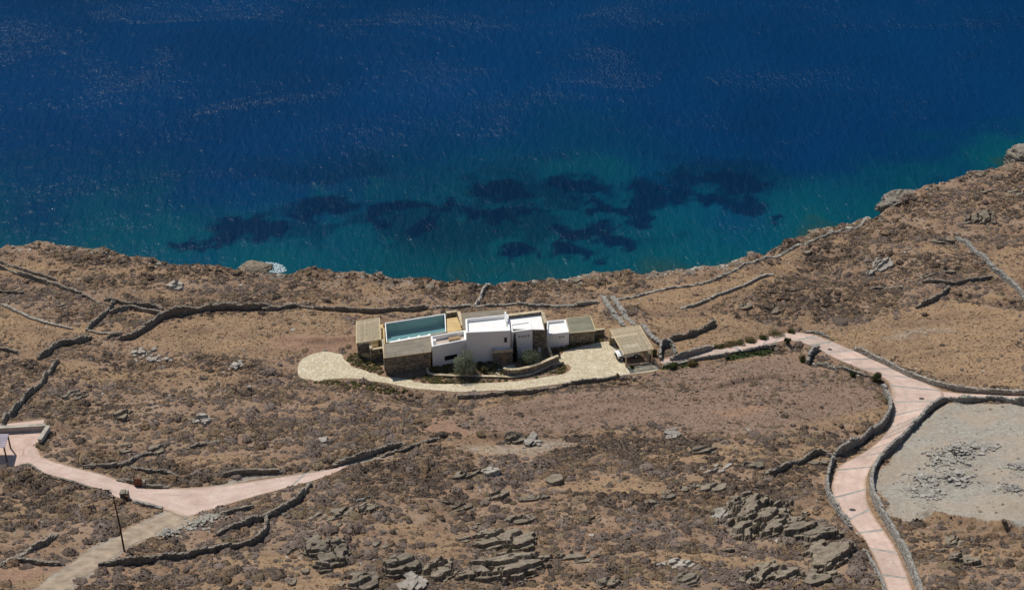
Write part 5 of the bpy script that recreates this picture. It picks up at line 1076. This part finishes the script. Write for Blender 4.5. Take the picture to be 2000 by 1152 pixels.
# gate at the left road: stone pillar and rusty gate leaf
px_ = at(246, 974); gp = empty('gate_pillar', 'grey stone gate pillar on the lower side of the left road', 'pillar', None, px_)
m = MB(); m.prism([(-.62, -.42), (.5, -.36), (.46, .4), (-.58, .36)], -.4, [1.0, 1.22, 1.3, 1.08]); m.build('shaft', M['wall'], gp, bevel=.1); m = MB(); m.prism([(-.66, -.45), (.1, -.42), (.08, .42), (-.62, .4)], [1.04, 1.14, 1.2, 1.12], [1.2, 1.3, 1.36, 1.28]); m.build('capstone', M['wall'], gp, bevel=.04)
m = MB(); m.box(.2, .5, -.6, -.45, 0, .95); m.build('gate_stub', M['rust'], gp)
px_ = at(272, 950); gp = empty('gate_leaf', 'rusty brown steel gate leaf on the upper side of the left road', 'gate', None, px_)
m = MB(); m.box(-.5, .5, -.06, .06, .0, 1.35); m.build('panel', M['rust'], gp, bevel=.015); m = MB(); m.box(-.6, -.5, -.08, .08, -.2, 1.45); m.build('post', M['dark_wood'], gp); m = MB(); m.box(.5, .9, -.3, .4, -.3, 1.0); m.build('stone_base', M['wall'], gp)
# metal gate by the junction pillar
jg = at(1741, 800); gp = empty('metal_gate', 'thin rusty metal gate frame beside the junction wall', 'gate', None, jg)
for x_ in (-.35, .0, .35): m = MB(); m.tube([(x_ * .2, x_, 0), (x_ * .2, x_, 1.6)], .03, 6); m.build('upright', M['rust'], gp)
for z_ in (.3, 1.5): m = MB(); m.tube([(-.07, -.35, z_), (.07, .35, z_)], .025, 6); m.build('rail', M['rust'], gp)
for (px, py, lab) in ((1356, 708, 'small white stone post on the lower edge of the path'), (1418, 696, 'white stone post at the start of the green grass strip')):
    x, y, z = at(px, py); m = MB(); m.prism([(x - .28, y - .22), (x + .26, y - .25), (x + .3, y + .24), (x - .25, y + .22)], z - .3, z + .95); tag(m.build('stone_post', M['pale_rock'], bevel=.08), lab, 'post', 'stone posts along the path')
x, y, z = at(488, 765); m = MB(); m.prism([(x - .3, y - .3), (x + .4, y - .25), (x + .35, y + .3), (x - .3, y + .3)], z - .3, z + 1.1); tag(m.build('standing_stone', M['pale_rock'], bevel=.1), 'upright grey standing stone on the slope left of the drive', 'stone')
# terrace and shade roof at the left edge
def terrace_wall(label, a, b, h, t):
    a, b = Vector(at(*a)[:2]), Vector(at(*b)[:2]); e = (b - a).normalized(); n_ = Vector((-e.y, e.x)) * t; q = ccw([tuple(a), tuple(b), tuple(b + n_), tuple(a + n_)]); w = MB(); w.prism(q, tz - 1.5, tz + h); w = w.build('terrace_wall', M['concrete']); tag(w, label, 'wall', 'walls of the pink terrace')
    c_ = MB(); c_.prism(inset(q, -.06), tz + h, tz + h + .12); c_.build('coping', M['wall_pale'], w)
terrace_wall('back wall of the pink terrace at the left edge', (-60, 849), (90, 841), .8, .45); terrace_wall('right side wall of the pink terrace', (93, 842), (76, 868), .9, .5)
sr = empty('shade_roof', 'lilac sheet shade roof on posts over the pink terrace', 'shade roof', None, (0, 0, 0))
q = [P(-70, 847, tz + 2.6), P(17, 847, tz + 2.6), P(10, 873, tz + 2.6), P(-70, 876, tz + 2.6)]
for i in range(14):
    m = MB(); a0, a1 = i / 14, (i + 1) / 14 - .006; m.prism(ccw([lerp(q[0], q[3], a0), lerp(q[1], q[2], a0), lerp(q[1], q[2], a1), lerp(q[0], q[3], a1)]), tz + 2.55, tz + 2.6 + .03 * (i % 2)); m.build('sheet', M['lilac'], sr)
for c_ in (lerp(q[1], q[0], .03), lerp(q[2], q[3], .03), lerp(q[2], q[3], .6)): m = MB(); m.box(c_[0] - .08, c_[0] + .08, c_[1] - .08, c_[1] + .08, tz - .2, tz + 2.55); m.build('post', M['dark_wood'], sr)

# ------------------------------------------------------------------ ground cover: shrubs, dry grass, stones
def proto_shrub(name, mat, seed, n=46, flat=.62, leaf=.30):
    rg = np.random.default_rng(seed); bl = [(0, 0, .18, .72, .72, flat * .7)] + [(math.cos(a) * .45, math.sin(a) * .45, rg.uniform(.1, .3), rg.uniform(.35, .5), rg.uniform(.35, .5), flat * rg.uniform(.4, .6)) for a in rg.uniform(0, 6.28, 5)]
    V, F = [], []
    # lumpy core
    bm = bmesh.new(); bmesh.ops.create_icosphere(bm, subdivisions=2, radius=1.0)
    for v in bm.verts:
        k = .70 + .34 * float(vnoise(np.array([v.co.x * 2.6 + seed]), np.array([v.co.y * 2.6 + v.co.z * 3.1]), seed)[0]); v.co = Vector((v.co.x * k, v.co.y * k, max(-.12, v.co.z * k * flat)))
    me = bpy.data.meshes.new(name); bm.to_mesh(me); bm.free()
    cv = np.array([v.co[:] for v in me.vertices]); cf = np.array([p.vertices[:] for p in me.polygons])
    d = rg.normal(size=(n, 3)); d[:, 2] = np.abs(d[:, 2]) * .9; d /= np.linalg.norm(d, axis=1)[:, None]; c_ = d * np.array([.86, .86, flat * .9]) * rg.uniform(.8, 1.15, (n, 1))
    nr = d * .7 + rg.normal(size=(n, 3)) * .5; nr /= np.linalg.norm(nr, axis=1)[:, None]; t = np.cross(nr, rg.normal(size=(n, 3))); t /= np.linalg.norm(t, axis=1)[:, None]; b = np.cross(nr, t); s_ = leaf * rg.uniform(.5, 1.2, (n, 1))
    lv = np.stack([c_ - t * s_ * .6 - b * s_ * .4, c_ + t * s_ * .6 - b * s_ * .4, c_ + b * s_ * .8], 1).reshape(-1, 3); lf = np.arange(n * 3).reshape(-1, 3) + len(cv)
    V = np.concatenate([cv, lv]); F = np.concatenate([cf, lf]); bpy.data.meshes.remove(me)
    return proto(name, V, F, mat)
def proto(name, V, F, mat):
    me = bpy.data.meshes.new(name); me.from_pydata([tuple(map(float, v)) for v in V], [], [tuple(map(int, f)) for f in F]); me.update(); me.materials.append(mat)
    return bpy.data.objects.new(name, me)
def proto_grass(name, mat, seed, n=16):
    rg = np.random.default_rng(seed); V, F = [], []
    for i in range(n):
        a = rg.uniform(0, 6.28); k = rg.uniform(0, .5); x, y = math.cos(a) * k, math.sin(a) * k; b = rg.uniform(0, 6.28); w = rg.uniform(.07, .14); hh_ = rg.uniform(.45, 1.0); lx, ly = math.cos(a) * rg.uniform(.1, .5), math.sin(a) * rg.uniform(.1, .5)
        V += [(x - math.cos(b) * w, y - math.sin(b) * w, -.05), (x + math.cos(b) * w, y + math.sin(b) * w, -.05), (x + lx, y + ly, hh_)]; F.append((3 * i, 3 * i + 1, 3 * i + 2))
    return proto(name, V, F, mat)
def proto_stone(name, mat, seed):
    me = stone_mesh(seed); me.materials.append(mat); me.transform(Matrix.Diagonal((1, .8, .55, 1))); return bpy.data.objects.new(name, me)
def scatter(name, label, cat, protos, X, Y, S, zs, sink=.06):
    """one ground-cover object: a point per plant, instanced by geometry nodes"""
    n = len(X); Z = H(X, Y) - sink * S
    me = bpy.data.meshes.new(name); me.vertices.add(n); me.vertices.foreach_set('co', np.stack([X, Y, Z], -1).astype(np.float32).ravel())
    for nm, A in (('rot', RNG.uniform(0, 6.28, n)),): a = me.attributes.new(nm, 'FLOAT', 'POINT'); a.data.foreach_set('value', A.astype(np.float32))
    a = me.attributes.new('scl', 'FLOAT_VECTOR', 'POINT'); a.data.foreach_set('vector', np.stack([S * RNG.uniform(.8, 1.25, n), S * RNG.uniform(.8, 1.25, n), S * zs], -1).astype(np.float32).ravel())
    a = me.attributes.new('pick', 'INT', 'POINT'); a.data.foreach_set('value', RNG.integers(0, len(protos), n).astype(np.int32))
    o = bpy.data.objects.new(name, me); C.objects.link(o); tag(o, label, cat, None, 'stuff')
    col = bpy.data.collections.new(name + '_kinds')
    for p in protos: col.objects.link(p)
    g = bpy.data.node_groups.new(name + '_nodes', 'GeometryNodeTree'); g.interface.new_socket('Geometry', in_out='INPUT', socket_type='NodeSocketGeometry'); g.interface.new_socket('Geometry', in_out='OUTPUT', socket_type='NodeSocketGeometry')
    N_ = g.nodes; gi = N_.new('NodeGroupInput'); go = N_.new('NodeGroupOutput'); ci = N_.new('GeometryNodeCollectionInfo'); ci.inputs[0].default_value = col; ci.inputs['Separate Children'].default_value = True; ci.inputs['Reset Children'].default_value = True
    ip = N_.new('GeometryNodeInstanceOnPoints'); ip.inputs['Pick Instance'].default_value = True
    def na(nm, ty): a_ = N_.new('GeometryNodeInputNamedAttribute'); a_.data_type = ty; a_.inputs[0].default_value = nm; return a_.outputs[0]
    cx = N_.new('ShaderNodeCombineXYZ'); g.links.new(na('rot', 'FLOAT'), cx.inputs[2]); e2r = N_.new('FunctionNodeEulerToRotation'); g.links.new(cx.outputs[0], e2r.inputs[0])
    g.links.new(gi.outputs[0], ip.inputs['Points']); g.links.new(ci.outputs[0], ip.inputs['Instance']); g.links.new(na('pick', 'INT'), ip.inputs['Instance Index']); g.links.new(e2r.outputs[0], ip.inputs['Rotation']); g.links.new(na('scl', 'FLOAT_VECTOR'), ip.inputs['Scale']); g.links.new(ip.outputs[0], go.inputs[0])
    md = o.modifiers.new('scatter', 'NODES'); md.node_group = g; return o
def field(A): return sampler(A)
wall_d = np.full(GX.shape, 20.0)
for c_, w_ in WALL_LINES:
    k = (GX > c_[:, 0].min() - 4) & (GX < c_[:, 0].max() + 4) & (GY > c_[:, 1].min() - 4) & (GY < c_[:, 1].max() + 4)
    if k.any(): wall_d[k] = np.minimum(wall_d[k], line_d(GX[k], GY[k], c_[::2] if len(c_) > 6 else c_) - w_ / 2)
HOUSE = [P(*p, 0) for p in [(690, 700), (692, 620), (740, 612), (900, 597), (1000, 590), (1160, 610), (1172, 668), (1085, 690), (1060, 712), (960, 716), (840, 720), (750, 742)]]
PEN = [P(*p, 0) for p in [(1186, 664), (1190, 640), (1250, 630), (1282, 690), (1284, 722), (1228, 730)]]
clear = np.minimum(np.minimum(road_sd, poly_sd(GX, GY, DRIVE_W)), np.minimum(poly_sd(GX, GY, HOUSE), poly_sd(GX, GY, PEN)))
F_clear, F_wall = field(clear), field(wall_d); F_straw, F_field, F_grey, F_red, F_green, F_bed = map(field, (Z_straw, Z_field, Z_grey, Z_red, Z_green, Z_bed))
def in_rock(X, Y):
    m = np.zeros(X.shape, bool)
    for x, y, w, d in ROCKS: m |= (np.hypot((X - x) / (w * .85), (Y - y) / (d * .85)) < 1)
    return m & (RNG.random(X.shape) < .68)
def cand(n, y0=118, y1=300):
    X = RNG.uniform(-108, 128, n); Y = RNG.uniform(y0, y1, n); k = (Y < brow(X) + .5); X, Y = X[k], Y[k]
    u, v = project(X, Y, H(X, Y)); k = (u > -160) & (u < 2160) & (v < 1240); X, Y = X[k], Y[k]
    return X, Y
# shrubs
X, Y = cand(420000)
pm_ = fbm(X / 15 + Y / 40, Y / 6.5, 61, 4); dn = .26 + .95 * sstep(.38, .58, pm_) ; dn *= .25 + 1.1 * sstep(.36, .6, fbm(X / 2.4, Y / 2.0, 62, 3))
dn *= (1 - .955 * F_straw(X, Y)) * (1 - .55 * F_field(X, Y)) * (1 - .985 * F_grey(X, Y)) * (1 - .96 * F_red(X, Y)) * (1 - F_green(X, Y))
k = (RNG.random(len(X)) < dn * 1.1) & (F_clear(X, Y) > .5) & (F_wall(X, Y) > .15) & ~in_rock(X, Y) & (F_grey(X, Y) < .35)
X, Y = X[k], Y[k]; S = np.clip(RNG.lognormal(-1.58, .56, len(X)) * (1 + .4 * sstep(195, 150, Y)), .09, 1.1); S *= 1 - .35 * F_field(X, Y) - .2 * F_straw(X, Y)
print('shrubs', len(X))
kind = .55 * fbm(X / 9, Y / 9, 71, 3) + .45 * fbm(X / 15 + Y / 40, Y / 6.5, 61, 4) + .02 + RNG.normal(0, .09, len(X))
sets = [('grey_shrub_cover', 'low grey-violet cushion shrubs covering the slope', kind < .49, 'sh_grey'), ('olive_shrub_cover', 'olive-brown cushion shrubs scattered over the slope', (kind >= .49) & (kind < .53), 'sh_olive'), ('brown_shrub_cover', 'rusty brown dry shrubs scattered over the slope', (kind >= .53) & (kind < .61), 'sh_brown'), ('dark_shrub_cover', 'dark thorny shrubs scattered over the slope', kind >= .61, 'sh_dark')]
for i, (nm, lab, k, mk) in enumerate(sets):
    scatter(nm, lab, 'shrubs', [proto_shrub('shrub_kind', M[mk], 900 + i * 10 + j) for j in range(4)], X[k], Y[k], S[k], RNG.uniform(.5, 1.0, k.sum()))
# dry grass
X, Y = cand(300000)
dn = .16 + .5 * sstep(.45, .65, fbm(X / 5, Y / 5, 81, 3)); dn = np.maximum(dn, .85 * F_straw(X, Y)); dn = np.maximum(dn, .6 * F_field(X, Y)); dn *= (1 - .97 * F_grey(X, Y)) * (1 - .8 * F_red(X, Y)) * (1 - F_green(X, Y))
k = (RNG.random(len(X)) < dn * .62) & (F_clear(X, Y) > .25) & (F_wall(X, Y) > .0) & ~in_rock(X, Y); X, Y = X[k], Y[k]
print('grass', len(X))
scatter('dry_grass', 'straw-coloured dry grass between the shrubs and in the fields', 'grass', [proto_grass('grass_kind', M['grass'], 950 + j) for j in range(4)], X, Y, RNG.uniform(.10, .25, len(X)), .8)
# loose stones
X, Y = cand(60000); dn = .10 + .8 * sstep(.55, .72, fbm(X / 6, Y / 6, 91, 3)) + .25 * F_grey(X, Y); k = (RNG.random(len(X)) < dn * .34) & (F_clear(X, Y) > .3) & ~in_rock(X, Y) ; X, Y = X[k], Y[k]
S = np.clip(RNG.lognormal(-1.7, .5, len(X)), .08, .8)
print('stones', len(X))
scatter('loose_stones', 'loose weathered stones strewn over the slope', 'stones', [proto_stone('stone_kind', M[mk], 970 + j) for j, mk in enumerate(('rock', 'rock', 'wall', 'wall_pale'))], X, Y, S, 1.0)
# boulders along the cliff edge
X = RNG.uniform(-108, 128, 9000); Y = brow(X) + RNG.normal(-.8, 1.6, len(X)); k = (RNG.random(len(X)) < .05 + .5 * sstep(.55, .72, fbm(X / 7, X * 0, 93, 3))) & (Y < brow(X) + 3); X, Y = X[k], Y[k]
scatter('shore_boulders', 'broken pale rocks along the cliff edge above the water', 'rocks', [proto_stone('boulder_kind', M[mk], 975 + j) for j, mk in enumerate(('rock', 'wall', 'wall_pale', 'rock', 'rock'))], X, Y, np.clip(RNG.lognormal(-1.1, .6, len(X)), .12, 1.5), .8)
# planted beds
X, Y = cand(90000, 185, 215); k = (RNG.random(len(X)) < F_bed(X, Y) * .95) & (F_clear(X, Y) > -40); X, Y = X[k], Y[k]
dd = poly_sd(X, Y, DRIVE_W); hs = poly_sd(X, Y, [P(*p, 0) for p in [(752, 738), (746, 712), (840, 705), (960, 704), (1004, 700), (1064, 690), (1075, 672), (1160, 662), (1150, 620), (760, 640)]]); k = (dd > .25) & (hs > .2) & (F_wall(X, Y) > .05); X, Y = X[k], Y[k]
if len(X) > 900: X, Y = X[:900], Y[:900]
print('garden', len(X))
scatter('garden_shrubs', 'small green and olive garden shrubs planted in the reddish beds', 'shrubs', [proto_shrub('shrub_kind', M['sh_green' if j < 3 else 'sh_olive'], 990 + j, flat=.8) for j in range(4)], X, Y, RNG.uniform(.16, .42, len(X)), 1.0)
# green grass strip
X, Y = cand(90000, 190, 235); k = RNG.random(len(X)) < F_green(X, Y) * .9; X, Y = X[k], Y[k]
scatter('green_grass', 'strip of green grass beside the narrow path', 'grass', [proto_grass('grass_kind', M['hedge'], 980 + j) for j in range(3)], X, Y, RNG.uniform(.2, .4, len(X)), 1.0)
